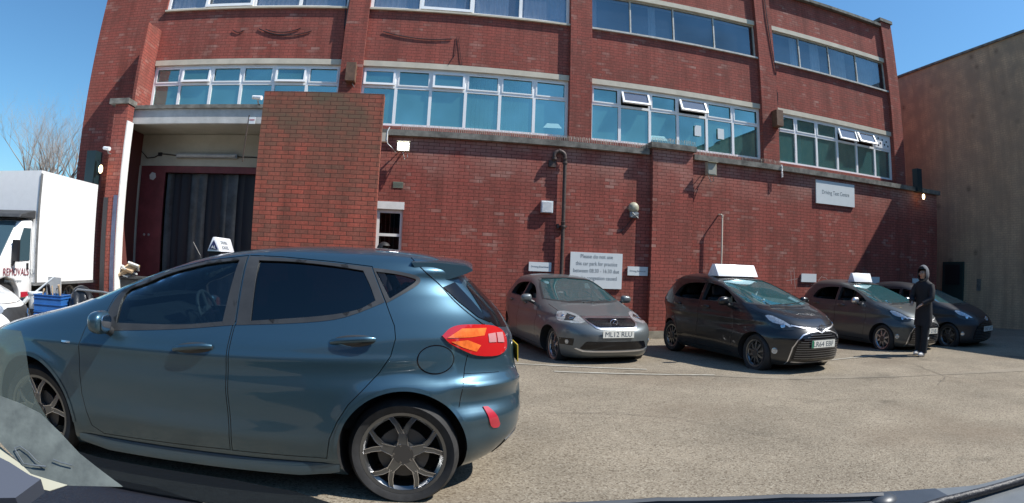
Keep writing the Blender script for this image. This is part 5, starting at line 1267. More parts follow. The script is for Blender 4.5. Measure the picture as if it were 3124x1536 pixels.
# lamps with black boxes at both ends of the frontage
def boxlamp(p, q, label, flip=1, d=.3):
    t = thing('wall_lantern', p, label, 'lantern', 'warm lit lanterns at the ends of the building')
    bm = bmesh.new(); addbox(bm, -.12, .12, -d, 0, -.3, .42); part('hood', bm, M['lanhood'] if 'lanhood' in M else M.setdefault('lanhood', pm('dark_teal_metal', (0.01, 0.028, 0.035), .5)), t, bevel=.015)
    bm = bmesh.new(); ellipsoid(bm, (q[0], q[1], q[2]), (.045, .045, .085), 14); part('bulb', bm, M['warm'], t, smooth=60)
    bm = bmesh.new(); addtube(bm, [(q[0], q[1], q[2]+.08), (q[0]*.6, q[1]*.8, q[2]+.2)], .012, 6); part('stem', bm, M['black'], t)
    return t
boxlamp((14.62, YL+.02, 4.42), (-.02+.05, -.33, -.46), 'dark hooded lantern with a small warm bulb at the right end of the wall', d=.22)
boxlamp((-7.04, 10.86, 2.98), (.34, -.35, .02), 'dark hooded lantern with a warm bulb beside the porch pier', d=.28)
def camera_th(p, label, s=1.0):
    t = thing('security_camera', p, label, 'security camera', 'security cameras')
    bm = bmesh.new(); addtube(bm, [(-.10*s, -.05, 0), (.09*s, -.12, -.03)], [.035, .04], 12); part('camera_body', bm, M['upvc'], t, smooth=40)
    bm = bmesh.new(); addtube(bm, [(0, -.06, -.03), (0, 0, -.10), (0, .1, -.10)], .014, 6); part('bracket', bm, M['galv'], t)
camera_th((-6.60, 10.60, 3.44), 'small white security camera on the porch pier')
t = camera_th((-3.05, 9.78, 4.22), 'small dark camera at the top left corner of the screen wall')
# batten light and cables in the porch
t = thing('strip_light', (-4.9, YL, 3.56), 'long grey strip light above the porch door', 'strip light')
bm = bmesh.new(); addbox(bm, -.76, .76, -.10, 0, -.045, .045); part('batten', bm, M['galv'], t, bevel=.01)
bm = bmesh.new(); addbox(bm, -.72, .72, -.135, -.101, -.03, .02); part('diffuser', bm, M['render'], t, bevel=.012)
bm = bmesh.new(); addtube(bm, [(-1.78, -.02, .15), (-1.55, -.03, -.05), (-1.35, -.03, -.03), (-1.2, -.03, .05), (-1.05, -.02, .04), (-.76, -.03, .01)], .012, 6); addtube(bm, [(.76, -.02, 0), (1.3, -.02, -.01)], .012, 6); addbox(bm, -1.27, -1.17, -.04, 0, 0, .08); part('cable', bm, M['black'], t, smooth=50)
t = thing('height_sign', (-3.52, 10.96, 3.9), 'narrow upright sign post with a small red and white plate by the porch', 'sign')
bm = bmesh.new(); addtube(bm, [(-.06, 0, .30), (-.10, 0, -.65)], .012, 6); part('post', bm, M['iron'], t)
bm = bmesh.new(); addbox(bm, -.05, .08, -.01, .01, .12, .26); part('plate', bm, M['sign'], t)
bm = bmesh.new(); addbox(bm, -.04, .07, -.013, -.0105, .19, .21); part('red_bar', bm, M['red2'], t)
# loose cables on the upper wall
M['cab'] = M['black']
t = thing('wall_cable', (0, YU, 7.0), 'black cables sagging in loops across the upper brickwork', 'cable')
def sag(x0, z0, x1, z1, dp, n=10): return [(x0+(x1-x0)*k/n, -.02-YL*0, (z0-7.0)+(z1-z0)*k/n-dp*4*(k/n)*(1-k/n)) for k in range(n+1)]
bm = bmesh.new()
for a in ((-1.2, 7.02, .5, 6.92, .09), (-4.2, 7.02, -3.3, 7.05, .10), (-4.4, 7.05, -3.0, 6.98, .16), (-5.1, 7.02, -4.8, 7.0, .06)): addtube(bm, sag(*a), .012, 5)
addtube(bm, [(.62, -.015, -.02), (.60, -.015, -.5), (.45, -.015, -.78)], .007, 5); addtube(bm, [(.66, -.015, -.05), (.78, -.015, -.75)], .006, 5)
part('cable', bm, M['black'], t, smooth=50)
bm = bmesh.new(); addtube(bm, [(9.50, -.13, 3.2), (9.53, -.135, 2.0), (9.60, -.13, 1.0), (9.70, -.13, .3), (9.71, -.03, -.1), (9.78, -.03, -.4), (9.74, -.03, -.75)], .013, 5)
addtube(bm, [(-2.25, -.03, 1.2), (-2.20, -.03, .4), (-2.18, -.03, .05)], .012, 5); addtube(bm, [(-2.12, -.12, 1.2), (-2.15, -.12, .1)], .012, 5); part('drop_cable', bm, M['black'], t, smooth=50)
# coiled white cable on the coping
t = thing('coiled_cable', (8.98, YL-.12, 4.3), 'short coiled white cable hanging from the wall top', 'cable')
bm = bmesh.new(); addtube(bm, [(.025*math.cos(k*1.3), .02*math.sin(k*1.3), -.02-k*.0065) for k in range(52)], .008, 5); part('coil', bm, M['upvc'], t, smooth=60)

# ================================================================ REMOVALS LORRY
M['lorry'] = pm('white_lorry_paint', (0.93, 0.93, 0.92), .35, coat=.3, noise=.03)
M['lgrey'] = pm('grey_chassis', (0.05, 0.052, 0.055), .7, noise=.3)
T = thing('removals_lorry', (-7.72, 7.83, .12), 'white box lorry with REMOVALS on its cab door, left of the building', 'lorry')
T.scale = (.87, .87, .87)
bm = bmesh.new(); addbox(bm, -1.04, 1.04, .88, 3.25, .74, 2.96); part('cargo_box', bm, M['lorry'], T, bevel=.03, smooth=40)
bm = bmesh.new(); addbox(bm, -1.05, 1.05, .87, 3.26, .68, .735); addbox(bm, 1.041, 1.055, .86, .93, .74, 2.9); part('box_rail', bm, M['galv'], T)
bm = bmesh.new(); addprism(bm, [(-.98, .44), (-1.0, .9), (-.62, 1.08), (-.08, 1.16), (.46, 1.93), (.80, 1.97), (.86, 1.8), (.86, .44), (.42, .44), (.40, .62), (.25, .80), (-.02, .86), (-.28, .80), (-.42, .62), (-.44, .44)], -.97, .97, 'x'); fixn(bm)
cab = part('cab', bm, M['lorry'], T, bevel=.045, smooth=40)
bm = bmesh.new(); addprism(bm, [(-.02, 1.2), (.46, 1.88), (.45, 1.89), (-.04, 1.21)], -.82, .82, 'x')
for v in bm.verts: v.co.y -= .035; v.co.z += .025
fixn(bm); part('windscreen', bm, M['blackg2'] if 'blackg2' in M else M.setdefault('blackg2', pm('dark_lorry_glass', (0.05, 0.09, 0.11), .05, coat=.5)), T)
for s in (1, -1):
    bm = bmesh.new(); addprism(bm, [(.24, 1.22), (.50, 1.80), (.74, 1.80), (.74, 1.18), (.30, 1.16)], s*.971, s*.985, 'x'); fixn(bm); part('side_window', bm, M['blackg2'], T)
    bm = bmesh.new(); addtube(bm, [(s*.985, .15, 1.08), (s*1.06, .17, 1.2)], .03, 8); addbox(bm, min(s*1.0, s*1.15), max(s*1.0, s*1.15), .12, .20, 1.16, 1.56); part('wing_mirror', bm, M['black'], T, bevel=.02)
    bm = bmesh.new(); addbox(bm, min(s*.971, s*.99), max(s*.971, s*.99), .64, .70, 1.0, 1.12); part('door_handle', bm, M['black'], T)
    bm = bmesh.new(); addprism(bm, [(.785, .5), (.795, .5), (.795, 1.9), (.785, 1.9)], s*.9705, s*.9735, 'x'); fixn(bm); part('door_gap', bm, M['black'], T)
bm = bmesh.new(); addprism(bm, [(.30, 1.99), (.86, 1.99), (.86, 2.16), (.70, 2.14), (.36, 2.06)], -1.0, 1.0, 'x'); fixn(bm); part('wind_deflector', bm, M['lgrey'], T, bevel=.02)
tb = put(text_bm('REMOVALS', .2, .001, width=.84), (.985, .30, .95), (0, 1, 0), (0, 0, 1)); part('lettering', tb, M['maroon_ink'] if 'maroon_ink' in M else M.setdefault('maroon_ink', pm('maroon_lettering', (0.22, 0.03, 0.05), .5)), T)
tb = put(text_bm('House Clearance', .085, .001, width=.55), (.985, .20, .79), (0, 1, 0), (0, 0, 1)); part('lettering', tb, M['ink'], T)
bm = bmesh.new()
for k in (0, .08): addtube(bm, [(.986, .76+k, .84), (.986, .78+k, .93), (.986, .75+k, 1.0)], .006, 5); addtube(bm, [(.986, .78+k, .93), (.986, .83+k, .88)], .005, 5)
part('figure_mark', bm, M['ink'], T)
bm = bmesh.new(); addbox(bm, .972, .985, .46, .74, .47, .57); part('red_panel', bm, M['red2'], T)
bm = bmesh.new(); addbox(bm, -.4, .4, -.6, 3.2, .45, .66); addbox(bm, .5, .95, 1.2, 1.8, .36, .66); part('chassis', bm, M['lgrey'], T)
for x, y in ((.84, -.02), (-.84, -.02), (.84, 2.5), (-.84, 2.5)):
    W_ = wheel(T, x, y, .48, .27, .22, 8, 'single', 1, tilt=-math.pi/2 if x > 0 else math.pi/2, matr=M['galv'], scale_n=20); W_.location.z = .36
bm = bmesh.new(); addbox(bm, -.8, .8, -1.03, -.99, .5, .72); part('bumper_grille', bm, M['lgrey'], T)
for s in (1, -1):
    bm = bmesh.new(); addbox(bm, min(s*.6, s*.9), max(s*.6, s*.9), -1.02, -.98, .78, .92); part('headlight', bm, M['lens'], T, bevel=.02)

# white car, only its nose in the picture
POSES['white'] = ((-4.52, 5.55), 3.185, 114.5, 1.0)
def pg_face(c, sk, body):
    gp = symm([(0, .72), (.36, .735), (.50, .70), (.40, .47), (.30, .42), (0, .42)])
    g_ = obj('grille', sk.patch(gp, 90, .003, .006, .03), M['trim'], smooth=40); g_.parent = c
    p, n_ = sk.at(0, .60, 90); bm = bmesh.new(); pts = [p+n_*.02+Vector((0, a, b)) for a, b in ((-.01, -.09), (.03, -.05), (-.02, -.02), (.02, .02), (-.03, .05), (.01, .09), (.04, .06))]; addtube(bm, pts, .010, 6); addtube(bm, [p+n_*.02+Vector((0, -.02, -.02)), p+n_*.02+Vector((0, -.06, .0))], .008, 6); o = obj('emblem', bm, M['chrome'], smooth=50); o.parent = g_
    p, n_ = sk.at(0, .36, 90); number_plate(c, p+n_*.016, (0, 1, 0), (0, 0, 1), 'LC59 NPF')
    for sd in (1, -1):
        L_ = obj('headlight', sk.patch(smoothpoly([(1.10, .87), (1.25, .88), (1.50, .80), (1.60, .72), (1.45, .66), (1.25, .70)], 3), 50, .004, .012, .03, side=sd), M['lens'], smooth=40); L_.parent = c
    o = obj('hood_gap', sk.ribbon([(.66, .895), (.50, .80), (.40, .775), (0, .765), (-.40, .775), (-.50, .80), (-.66, .895)], .006, 90, .001), M['blackg']); o.parent = body
vehicle('white', Y_LV, 2.45, 'white_hatchback', 'white car at the left edge, only its nose and dark grille showing', M['white_car'], wsY, sideY, cavY, pg_face, 1.05, 1.02, 'single', 8, (1.72, .93, 1.06), n=48)

# ---- clutter in front of the lorry
M['bluep'] = pm('blue_plastic', (0.03, 0.14, 0.42), .4, noise=.15)
M['card'] = pm('cardboard', (0.50, 0.36, 0.22), .85, noise=.15)
def crate(x, y, z, rz, label):
    t = thing('plastic_crate', (x, y, z), label, 'crate', 'blue plastic crates', rz); w_, d_, h_ = .27, .19, .26
    bm = bmesh.new(); e = .012
    addbox(bm, -w_, w_, -d_, d_, 0, e); addbox(bm, -w_, w_, -d_, -d_+e, e, h_); addbox(bm, -w_, w_, d_-e, d_, e, h_); addbox(bm, -w_, -w_+e, -d_+e, d_-e, e, h_); addbox(bm, w_-e, w_, -d_+e, d_-e, e, h_)
    for zz in (.10, .2, h_-.012): addbox(bm, -w_-.012, w_+.012, -d_-.012, -d_, zz, zz+.012); addbox(bm, w_, w_+.012, -d_, d_, zz, zz+.012)
    part('tub', bm, M['bluep'], t)
    return t
zc_ = gz(8.2)+.12
crate(-6.05, 8.13, zc_, .2, 'lower blue plastic crate of a stack of two by the lorry')
crate(-6.05, 8.13, zc_+.265, .15, 'upper blue plastic crate, full of odds and ends, by the lorry')
t = thing('tool_bundle', (-6.05, 8.13, zc_+.48), 'jumble of pale tools and bottles sticking out of the upper crate', 'tools')
for k in range(7):
    bm = bmesh.new(); x = -.18+k*.055; addtube(bm, [(x, random.uniform(-.1, .1), -.2), (x+random.uniform(-.06, .06), random.uniform(-.1, .1), random.uniform(.10, .22))], random.uniform(.012, .03), 8); part('tool', bm, M['card'] if k % 3 == 0 else (M['galv'] if k % 3 == 1 else M['black']), t, smooth=40)
t = thing('paint_tub', (-6.47, 8.18, zc_+.26), 'white plastic tub beside the blue crates', 'tub')
bm = bmesh.new(); addlathe(bm, [(0, 0), (.12, 0), (.14, .24), (.15, .24), (.15, .27), (0, .27)], (0, 0, 0), (0, 0, 1), 20); part('tub', bm, M['sign'], t, smooth=40)
t = thing('wooden_pallet', (-6.25, 8.2, gz(8.2)), 'wooden pallet carrying the blue crates and the white tub', 'pallet')
bm = bmesh.new()
for k in range(6): addbox(bm, -.55, .55, -.38+k*.135, -.28+k*.135, .10, .119)
for k in (-.54, -.05, .45): addbox(bm, k, k+.09, -.38, .4, 0, .0995)
part('boards', bm, M['card'], t)
t = thing('wooden_block', (-6.47, 8.18, zc_), 'grey box under the white tub', 'box')
bm = bmesh.new(); addbox(bm, -.14, .14, -.14, .14, 0, .255); part('box', bm, M['lgrey'], t, bevel=.01)
t = thing('metal_pole', (-6.42, 7.96, zc_), 'pale metal pole leaning over the white tub', 'pole')
bm = bmesh.new(); addtube(bm, [(-.15, .1, .42), (.32, .3, .80)], .015, 8); addtube(bm, [(-.25, .05, .3), (-.12, .1, .44)], .04, 8); part('pole', bm, M['sign'], t, smooth=40)
t = thing('board_sheet', (-6.22, 8.45, zc_), 'pale grey board leaning behind the blue crates', 'board')
bm = bmesh.new(); addbox(bm, -.17, .12, 0, .02, 0, .78); part('sheet', bm, M['render'], t, bevel=.01)
M['bag'] = pm('black_bin_bag', (0.02, 0.022, 0.026), .35, bump=.8, bscale=14)
for x, y, r, hh, lab in ((-5.55, 8.32, .22, .80, 'tall black bin bag right of the blue crates'), (-5.15, 8.5, .28, .62, 'low black bin bag behind the blue car bonnet')):
    t = thing('bin_bag', (x, y, gz(y)), lab, 'bin bag', 'black bin bags')
    bm = bmesh.new(); bmesh.ops.create_icosphere(bm, subdivisions=4, radius=1)
    for v in bm.verts:
        c = v.co; q = 1+.12*math.sin(c.x*7+c.z*5)+.08*math.sin(c.y*11-c.z*9); v.co = Vector((c.x*r*q, c.y*r*q, max(0, hh*.5+c.z*hh*.5*(1+.05*q))))
    part('bag', bm, M['bag'], t, smooth=70)
t = thing('bent_tube', (-5.25, 8.2, gz(8.2)+.05), 'curved grey metal tube arching over the bin bags', 'tube')
bm = bmesh.new(); addtube(bm, [(-.45, 0, 0), (-.42, 0, .62), (-.3, 0, .70), (.2, 0, .69), (.55, 0, .66)], .02, 8); part('tube', bm, M['galv'], t, smooth=50)
t = thing('wheelie_bin', (-6.05, 11.25, gz(11.2)), 'dark bin just inside the porch heaped with cardboard', 'bin')
bm = bmesh.new(); addprism(bm, [(-.26, 0), (.26, 0), (.30, .92), (-.30, .92)], -.28, .28); fixn(bm); part('bin_body', bm, M['lgrey'], t, bevel=.02)
bm = bmesh.new(); addbox(bm, -.32, .32, -.32, .30, .921, .96); part('rim', bm, M['lgrey'], t)
t = thing('cardboard_pile', (-6.15, 11.1, gz(11.2)+.96), 'crumpled cardboard and paper heaped on the dark bin', 'cardboard')
for k in range(5):
    bm = bmesh.new(); addbox(bm, -.18, .18, -.12, .12, 0, .03+.02*(k % 2))
    rt = Matrix.Rotation(.5*k, 3, 'Z') @ Matrix.Rotation(.35*(-1)**k, 3, 'Y') @ Matrix.Rotation(.3, 3, 'X')
    for v in bm.verts: v.co = rt @ v.co + Vector((-.10+.06*k, -.05, .06+.035*k))
    part('cardboard_piece', bm, M['card'] if k % 2 else M['sign'], t)

# ---- grit and dead leaves blown against the foot of the wall
M['litter'] = pm('dead_leaves', (0.22, 0.15, 0.08), .9, col2=(0.10, 0.08, 0.05), nscale=30)
bm = bmesh.new(); rl = random.Random(4)
for k in range(900):
    x = rl.uniform(-.7, 15.5); y = YL-.17-abs(rl.gauss(0, .10)); s_ = rl.uniform(.006, .03); a = rl.uniform(0, 6.28); z = gz(y)+.012
    p = [Vector((x+s_*math.cos(a+q*2.09), y+s_*math.sin(a+q*2.09), z+rl.uniform(0, .012))) for q in range(3)]; bm.faces.new([bm.verts.new(q) for q in p])
o = obj('leaf_litter', bm, M['litter']); tag(o, 'thin scatter of dead leaves and grit along the foot of the brick wall', 'leaf litter', kind='stuff')
# ---- bare tree behind the lorry
M['twig'] = pm('bare_twigs', (0.34, 0.30, 0.27), .9)
M['bark'] = pm('grey_bark', (0.13, 0.11, 0.09), .9, noise=.3, bump=.5)
def tree(x, y, H, spread, seed, label):
    rnd = random.Random(seed); t = thing('bare_tree', (x, y, -.3), label, 'tree', 'bare trees'); tr = bmesh.new(); tw = bmesh.new()
    def grow(p, d, ln, r, lvl):
        pts = [p]; rr = [r]; q = p.copy(); dd = d.copy(); n = 4 if lvl < 3 else 3
        for k in range(n):
            dd = (dd+Vector((rnd.uniform(-.22, .22), rnd.uniform(-.22, .22), rnd.uniform(-.05, .16)))).normalized(); q = q+dd*ln/n; pts.append(q.copy()); rr.append(r*(1-.55*(k+1)/n))
        addtube(tr if lvl < 2 else tw, pts, rr, 7 if lvl < 2 else (4 if lvl < 4 else 3), cap=False)
        if lvl >= 7: return
        kids = 6 if lvl == 0 else (3 if lvl < 6 else 4)
        for k in range(kids):
            i = rnd.randint(2 if lvl == 0 else 1, n); nd = (dd+Vector((rnd.uniform(-1, 1), rnd.uniform(-1, 1), rnd.uniform(-.15, .7)))*spread).normalized()
            grow(pts[i], nd, ln*rnd.uniform(.58, .80), rr[i]*.72, lvl+1)
    grow(Vector((0, 0, 0)), Vector((0, 0, 1)), H*.36, H*.022, 0)
    part('trunk', tr, M['bark'], t, smooth=60); part('crown', tw, M['twig'], t)
tree(-16.6, 21.0, 9.6, .80, 5, 'bare leafless tree behind the lorry, nearest the building'); tree(-20.4, 25.5, 10.0, .8, 11, 'bare leafless tree further left behind the lorry')

# ================================================================ PEOPLE
M['skin'] = pm('skin', (0.42, 0.26, 0.19), .55); M['hair'] = pm('dark_hair', (0.02, 0.016, 0.014), .6)
M['coat'] = pm('black_coat', (0.010, 0.011, 0.016), .8, bump=.3, bscale=30); M['trouser'] = pm('black_trousers', (0.010, 0.013, 0.018), .85)
M['jacket'] = pm('grey_jacket', (0.17, 0.17, 0.18), .8); M['shoe'] = pm('white_trainers', (0.65, 0.63, 0.6), .6); M['hood'] = pm('grey_hood', (0.13, 0.135, 0.15), .85); M['band'] = pm('pale_band', (0.6, 0.62, 0.62), .5)
def skinmesh(name, nodes, edges, mat, parent, sub=2, root=0):
    me = bpy.data.meshes.new(name); me.from_pydata([n[0] for n in nodes], edges, []); o = bpy.data.objects.new(name, me); COL.objects.link(o)
    md = o.modifiers.new('s', 'SKIN'); md.use_smooth_shade = True; sd = me.skin_vertices[0].data
    for i, n in enumerate(nodes):
        r = n[1]; sd[i].radius = (r, r) if not isinstance(r, tuple) else r
        sd[i].use_root = (i == root)
    s2 = o.modifiers.new('u', 'SUBSURF'); s2.levels = sub; s2.render_levels = sub
    m2 = bpy.data.meshes.new_from_object(o.evaluated_get(bpy.context.evaluated_depsgraph_get())); bpy.data.objects.remove(o); bpy.data.meshes.remove(me)
    m2.name = name; m2.materials.clear(); m2.materials.append(mat); m2.polygons.foreach_set('use_smooth', [True]*len(m2.polygons)); m2.polygons.foreach_set('material_index', [0]*len(m2.polygons))
    o = bpy.data.objects.new(name, m2); COL.objects.link(o); o.parent = parent; return o
def person(loc, rz, H, label, coat, trouser, hood=None, hands=None, stride=.12, lean=.06, longcoat=True):
    """faces +x locally; scale by H/1.75"""
    t = empty('person', loc, rz, label, 'person', 'people in the car park'); t.scale = (H/1.75,)*3
    L = lean
    hd = (.05+L, 0, 1.60); nodes = [((0, 0, .95), .13), ((L*.4, 0, 1.12), .12), ((L*.7, 0, 1.30), .135), ((L, 0, 1.44), .08), ((L*1.1, 0, 1.50), .055), (hd, .09), ((hd[0]+.01, 0, 1.68), .080)]
    edges = [(0, 1), (1, 2), (2, 3), (3, 4), (4, 5), (5, 6)]
    def add(p, r, f): nodes.append((p, r)); edges.append((f, len(nodes)-1)); return len(nodes)-1
    legs = []; arms = []
    for s in (1, -1):
        a = add((0, s*.09, .88), .095, 0); b = add((s*stride*.5+.02, s*.10, .50), .062, a); c = add((s*stride, s*.10, .10), .042, b); d = add((s*stride+.12, s*.115, .035), .035, c); legs.append((a, b, c, d))
        a = add((L*.9, s*.155, 1.385), .045, 3); hp = hands[0 if s > 0 else 1]
        b = add((L*.9+hp[0]*.35-.03, s*.235, 1.13), .042, a); h = (hp[0], hp[1], hp[2]); c = add(h, .024, b); arms.append((b, c))
        d0 = (Vector(h)-Vector(nodes[b][0])).normalized(); pal = Vector(h)+d0*.06; pk = add(tuple(pal), .026, c)
        sdv = d0.cross(Vector((0, 0, 1))).normalized() if abs(d0.z) < .9 else Vector((1, 0, 0))
        for k, (off, ln) in enumerate(((-.026, .055), (-.009, .065), (.009, .062), (.026, .048))):
            f1 = add(tuple(pal+sdv*off+d0*.025), .0085, pk); f2 = add(tuple(pal+sdv*off*1.2+d0*(.025+ln*.6)+Vector((0, 0, -.008))), .008, f1); add(tuple(pal+sdv*off*1.2+d0*(.02+ln)+Vector((0, 0, -.025))), .007, f2)
        th = add(tuple(Vector(h)+d0*.03-sdv*.035), .010, c); add(tuple(Vector(h)+d0*.065-sdv*.05), .008, th)
    skinmesh('body', nodes, edges, M['skin'], t)
    # face
    bm = bmesh.new()
    ellipsoid(bm, (hd[0]+.105, 0, 1.595), (.020, .014, .022), 10); part('nose', bm, M['skin'], t, smooth=60)
    for s in (1, -1):
        bm = bmesh.new(); ellipsoid(bm, (hd[0]+.082, s*.033, 1.625), (.012, .014, .008), 10); part('eye', bm, M['hair'], t, smooth=60)
        bm = bmesh.new(); ellipsoid(bm, (hd[0], s*.098, 1.60), (.018, .008, .03), 10); part('ear', bm, M['skin'], t, smooth=60)
    bm = bmesh.new(); ellipsoid(bm, (hd[0]+.088, 0, 1.545), (.010, .025, .006), 10); part('mouth', bm, M['red2'], t, smooth=60)
    bm = bmesh.new(); bmesh.ops.create_uvsphere(bm, u_segments=24, v_segments=16, radius=1)
    bmesh.ops.delete(bm, geom=[v for v in bm.verts if v.co.x > .45 and v.co.z < .5 or v.co.z < -.75], context='VERTS')
    for v in bm.verts: v.co = Vector((v.co.x*.118+hd[0]-.008, v.co.y*.108, v.co.z*.135+1.628))
    part('hair', bm, M['hair'], t, smooth=60)
    if hood:
        bm = bmesh.new(); bmesh.ops.create_uvsphere(bm, u_segments=24, v_segments=16, radius=1)
        bmesh.ops.delete(bm, geom=[v for v in bm.verts if v.co.x > .62 and v.co.z < .72], context='VERTS')
        for v in bm.verts: v.co = Vector((v.co.x*.135+hd[0]-.012, v.co.y*.125*(1+.15*max(0, -v.co.z)), v.co.z*.17+1.612))
        part('hood', bm, hood, t, smooth=60)
    # coat: lofted from hem to collar, with sleeves
    z0 = .60 if longcoat else .88
    bm = bmesh.new(); rings = []
    for z, rx, ry, cx in ((z0, .155, .215, 0), (.80 if longcoat else .92, .150, .205, 0), (.98, .140, .185, 0), (1.12, .135, .180, L*.4), (1.28, .140, .205, L*.7), (1.38, .130, .222, L*.88), (1.43, .110, .195, L*.97), (1.47, .086, .115, L), (1.53, .080, .084, L*1.05)):
        rings.append([bm.verts.new((cx+rx*math.cos(k/24*6.2832)*(1+.05*math.sin(k*2.1+z*9)), ry*math.sin(k/24*6.2832), z)) for k in range(24)])
    for A_, B_ in zip(rings, rings[1:]):
        for k in range(24): bm.faces.new((A_[k], A_[(k+1) % 24], B_[(k+1) % 24], B_[k]))
    for s, hp in ((1, hands[0]), (-1, hands[1])):
        e = Vector((L*.9+hp[0]*.35-.03, s*.245, 1.13)); hh = Vector(hp); sh = Vector((L*.9, s*.165, 1.375))
        addtube(bm, [sh, sh*.6+e*.4+Vector((0, s*.02, 0)), e, e+(hh-e)*.5, e+(hh-e)*.93], [.082, .074, .066, .060, .052], 14)
    part('coat', bm, coat, t, smooth=60)
    for s, lg in ((1, legs[0]), (-1, legs[1])):
        P3 = [Vector(nodes[i][0]) for i in lg[:3]]
        bm = bmesh.new(); addtube(bm, [P3[0]+Vector((0, -s*.015, .08)), P3[0], (P3[0]+P3[1])/2, P3[1], (P3[1]+P3[2])/2, P3[2]+Vector((.01, 0, -.03))], [.105, .108, .098, .086, .082, .080], 16); part('trousers', bm, trouser, t, smooth=60)
        f_ = P3[2]; bm = bmesh.new(); bmesh.ops.create_uvsphere(bm, u_segments=16, v_segments=10, radius=1)
        for v in bm.verts: v.co = Vector((f_.x+.055+v.co.x*.145, f_.y+v.co.y*.050, max(.0, .045+v.co.z*.052)))
        part('shoe', bm, M['shoe'], t, smooth=60)
    return t
pA = person((9.05, 7.3, gz(7.3)), math.pi+.15, 1.67, 'person in a long black hooded coat and black trousers standing before the grey hatchback', M['coat'], M['trouser'], hood=M['hood'], hands=[(.30, .12, 1.02), (.30, -.13, 1.05)], stride=.07, lean=.05)
bm = bmesh.new(); addlathe(bm, [(.081, -.02), (.086, -.02), (.086, .02), (.081, .02)], (.045, .10, .36), (0, 0, 1), 20, closed=True); part('pale_band', bm, M['band'], pA, smooth=60)
pB = person((-.64, 8.6, 0), -.4, 1.70, 'person with dark hair in a grey jacket, mostly hidden behind the blue car roof', M['jacket'], M['trouser'], hands=[(.22, .20, .98), (.18, -.22, .95)], stride=.12, lean=.10, longcoat=False)

# ================================================================ INSIDE THE CAR THE PICTURE IS TAKEN FROM
M['dash'] = pm('dashboard_black', (0.012, 0.012, 0.016), .5, bump=.3, bscale=120)
M['dashg'] = pm('dashboard_grey_blue', (0.07, 0.08, 0.105), .6)
M['band_t'] = glass_mat('windscreen_dark_band', (0.22, 0.26, 0.30), (1, 1, 1), base=0.0, gain=.03, rough=.3, body=.25, bodycol=(.03, .035, .04))
M['cowl'] = pm('grey_cowl', (0.05, 0.058, 0.07), .4, noise=.2)
M['cowl2'] = pm('pale_bonnet_rear', (0.14, 0.15, 0.155), .4, noise=.15)
DC = thing('camera_car', (0, .5, .6), 'windscreen foot, wiper and dashboard edge of the car the view is taken from', 'car')
def sheetxy(name, edge, depth, drop, mat, thick=.02, parent=DC):
    bm = bmesh.new(); pr = None
    for x, y, z in edge:
        r = [bm.verts.new((x, y-.5, z-.6)), bm.verts.new((x*.99, y-depth-.5, z-.6+drop)), bm.verts.new((x*.99, y-depth-.5, z-.6+drop-thick)), bm.verts.new((x, y-.5, z-.6-thick))]
        if pr:
            for j in range(4): bm.faces.new((pr[j], r[j], r[(j+1) % 4], pr[(j+1) % 4]))
        pr = r
    fixn(bm); return part(name, bm, mat, parent, smooth=40)
sheetxy('cowl', [(-.05, .965, .972), (.144, .975, .975), (.391, .953, .98), (.636, .897, .98), (.871, .824, .98), (1.047, .746, .98)], .25, -.02, M['cowl'])
sheetxy('bonnet_edge', [(.98, .778, .978), (1.155, .699, .978), (1.333, .668, .978), (1.5, .64, .975)], .2, -.02, M['cowl2'])
bm = bmesh.new(); addtube(bm, [(.85, .18, .385), (.992, .177, .384), (1.121, .155, .384), (1.271, .132, .384), (1.45, .10, .383)], .010, 8); part('windscreen_seal', bm, M['dash'], DC, smooth=60)
bm = bmesh.new(); ellipsoid(bm, (.905, .274, .368), (.038, .03, .020), 16); addtube(bm, [(.90, .274, .385), (.70, .36, .388), (.45, .43, .388), (.2, .45, .386)], .007, 6); part('wiper_arm', bm, M['cowl'], DC, smooth=50)
def poly3(name, pts, mat, parent, thick=.001, loc=(0, 0, 0)):
    bm = bmesh.new(); lo = Vector(loc); c = sum((Vector(p) for p in pts), Vector())/len(pts); n = (Vector(pts[1])-Vector(pts[0])).cross(Vector(pts[2])-Vector(pts[0])).normalized()
    a = [bm.verts.new(Vector(p)-lo) for p in pts]; b = [bm.verts.new(Vector(p)-lo-n*thick) for p in pts]; k = len(pts)
    ca = bm.verts.new(c-lo); cb = bm.verts.new(c-lo-n*thick)
    for i in range(k): bm.faces.new((a[i], a[(i+1) % k], ca)); bm.faces.new((b[(i+1) % k], b[i], cb)); bm.faces.new((a[i], b[i], b[(i+1) % k], a[(i+1) % k]))
    fixn(bm); return part(name, bm, mat, parent)
sheetxy('dashboard', [(-.9, .86, .985), (-.70, .95, .985), (-.587, .961, .98), (-.497, .956, .98), (-.385, .92, .98), (-.254, .874, .975), (-.1, .84, .96)], .5, -.01, M['dash'], .2)
bm = bmesh.new()
addprism(bm, [(-4.4, .30), (1.42, .30), (1.50, .55), (1.38, .70), (1.15, .78), (.96, .84), (-.2, .86), (-4.4, .86)], -.88, .88, 'x')  # camera car's unseen body slab, added for dark reflections and its shadow
for v in bm.verts: v.co += Vector((0, -.5, -.6))
fixn(bm); part('bonnet', bm, M['carbody'] if 'carbody' in M else M.setdefault('carbody', paint('dark_car_paint', (0.02, 0.022, 0.026), .3, .35)), DC, bevel=.04, smooth=40)
sheetxy('windscreen_band', [(-.87, 1.084, .985), (-.675, 1.046, .985), (-.51, 1.04, .985), (-.362, 1.033, .985), (-.222, 1.002, .985), (-.147, .959, .985), (-.089, .904, .985)], .12, .0, M['band_t'], .003)
DP = thing('document_sleeve', (-.42, .5, 1.2), 'clear plastic sleeve holding a pale grey document at the lower left of the windscreen', 'document')
M['sleeve'] = glass_mat('clear_plastic_sleeve', (0.75, 0.80, 0.74), (1, 1, 1), base=0.03, gain=.3, rough=.25, body=.10, bodycol=(.24, .27, .22))
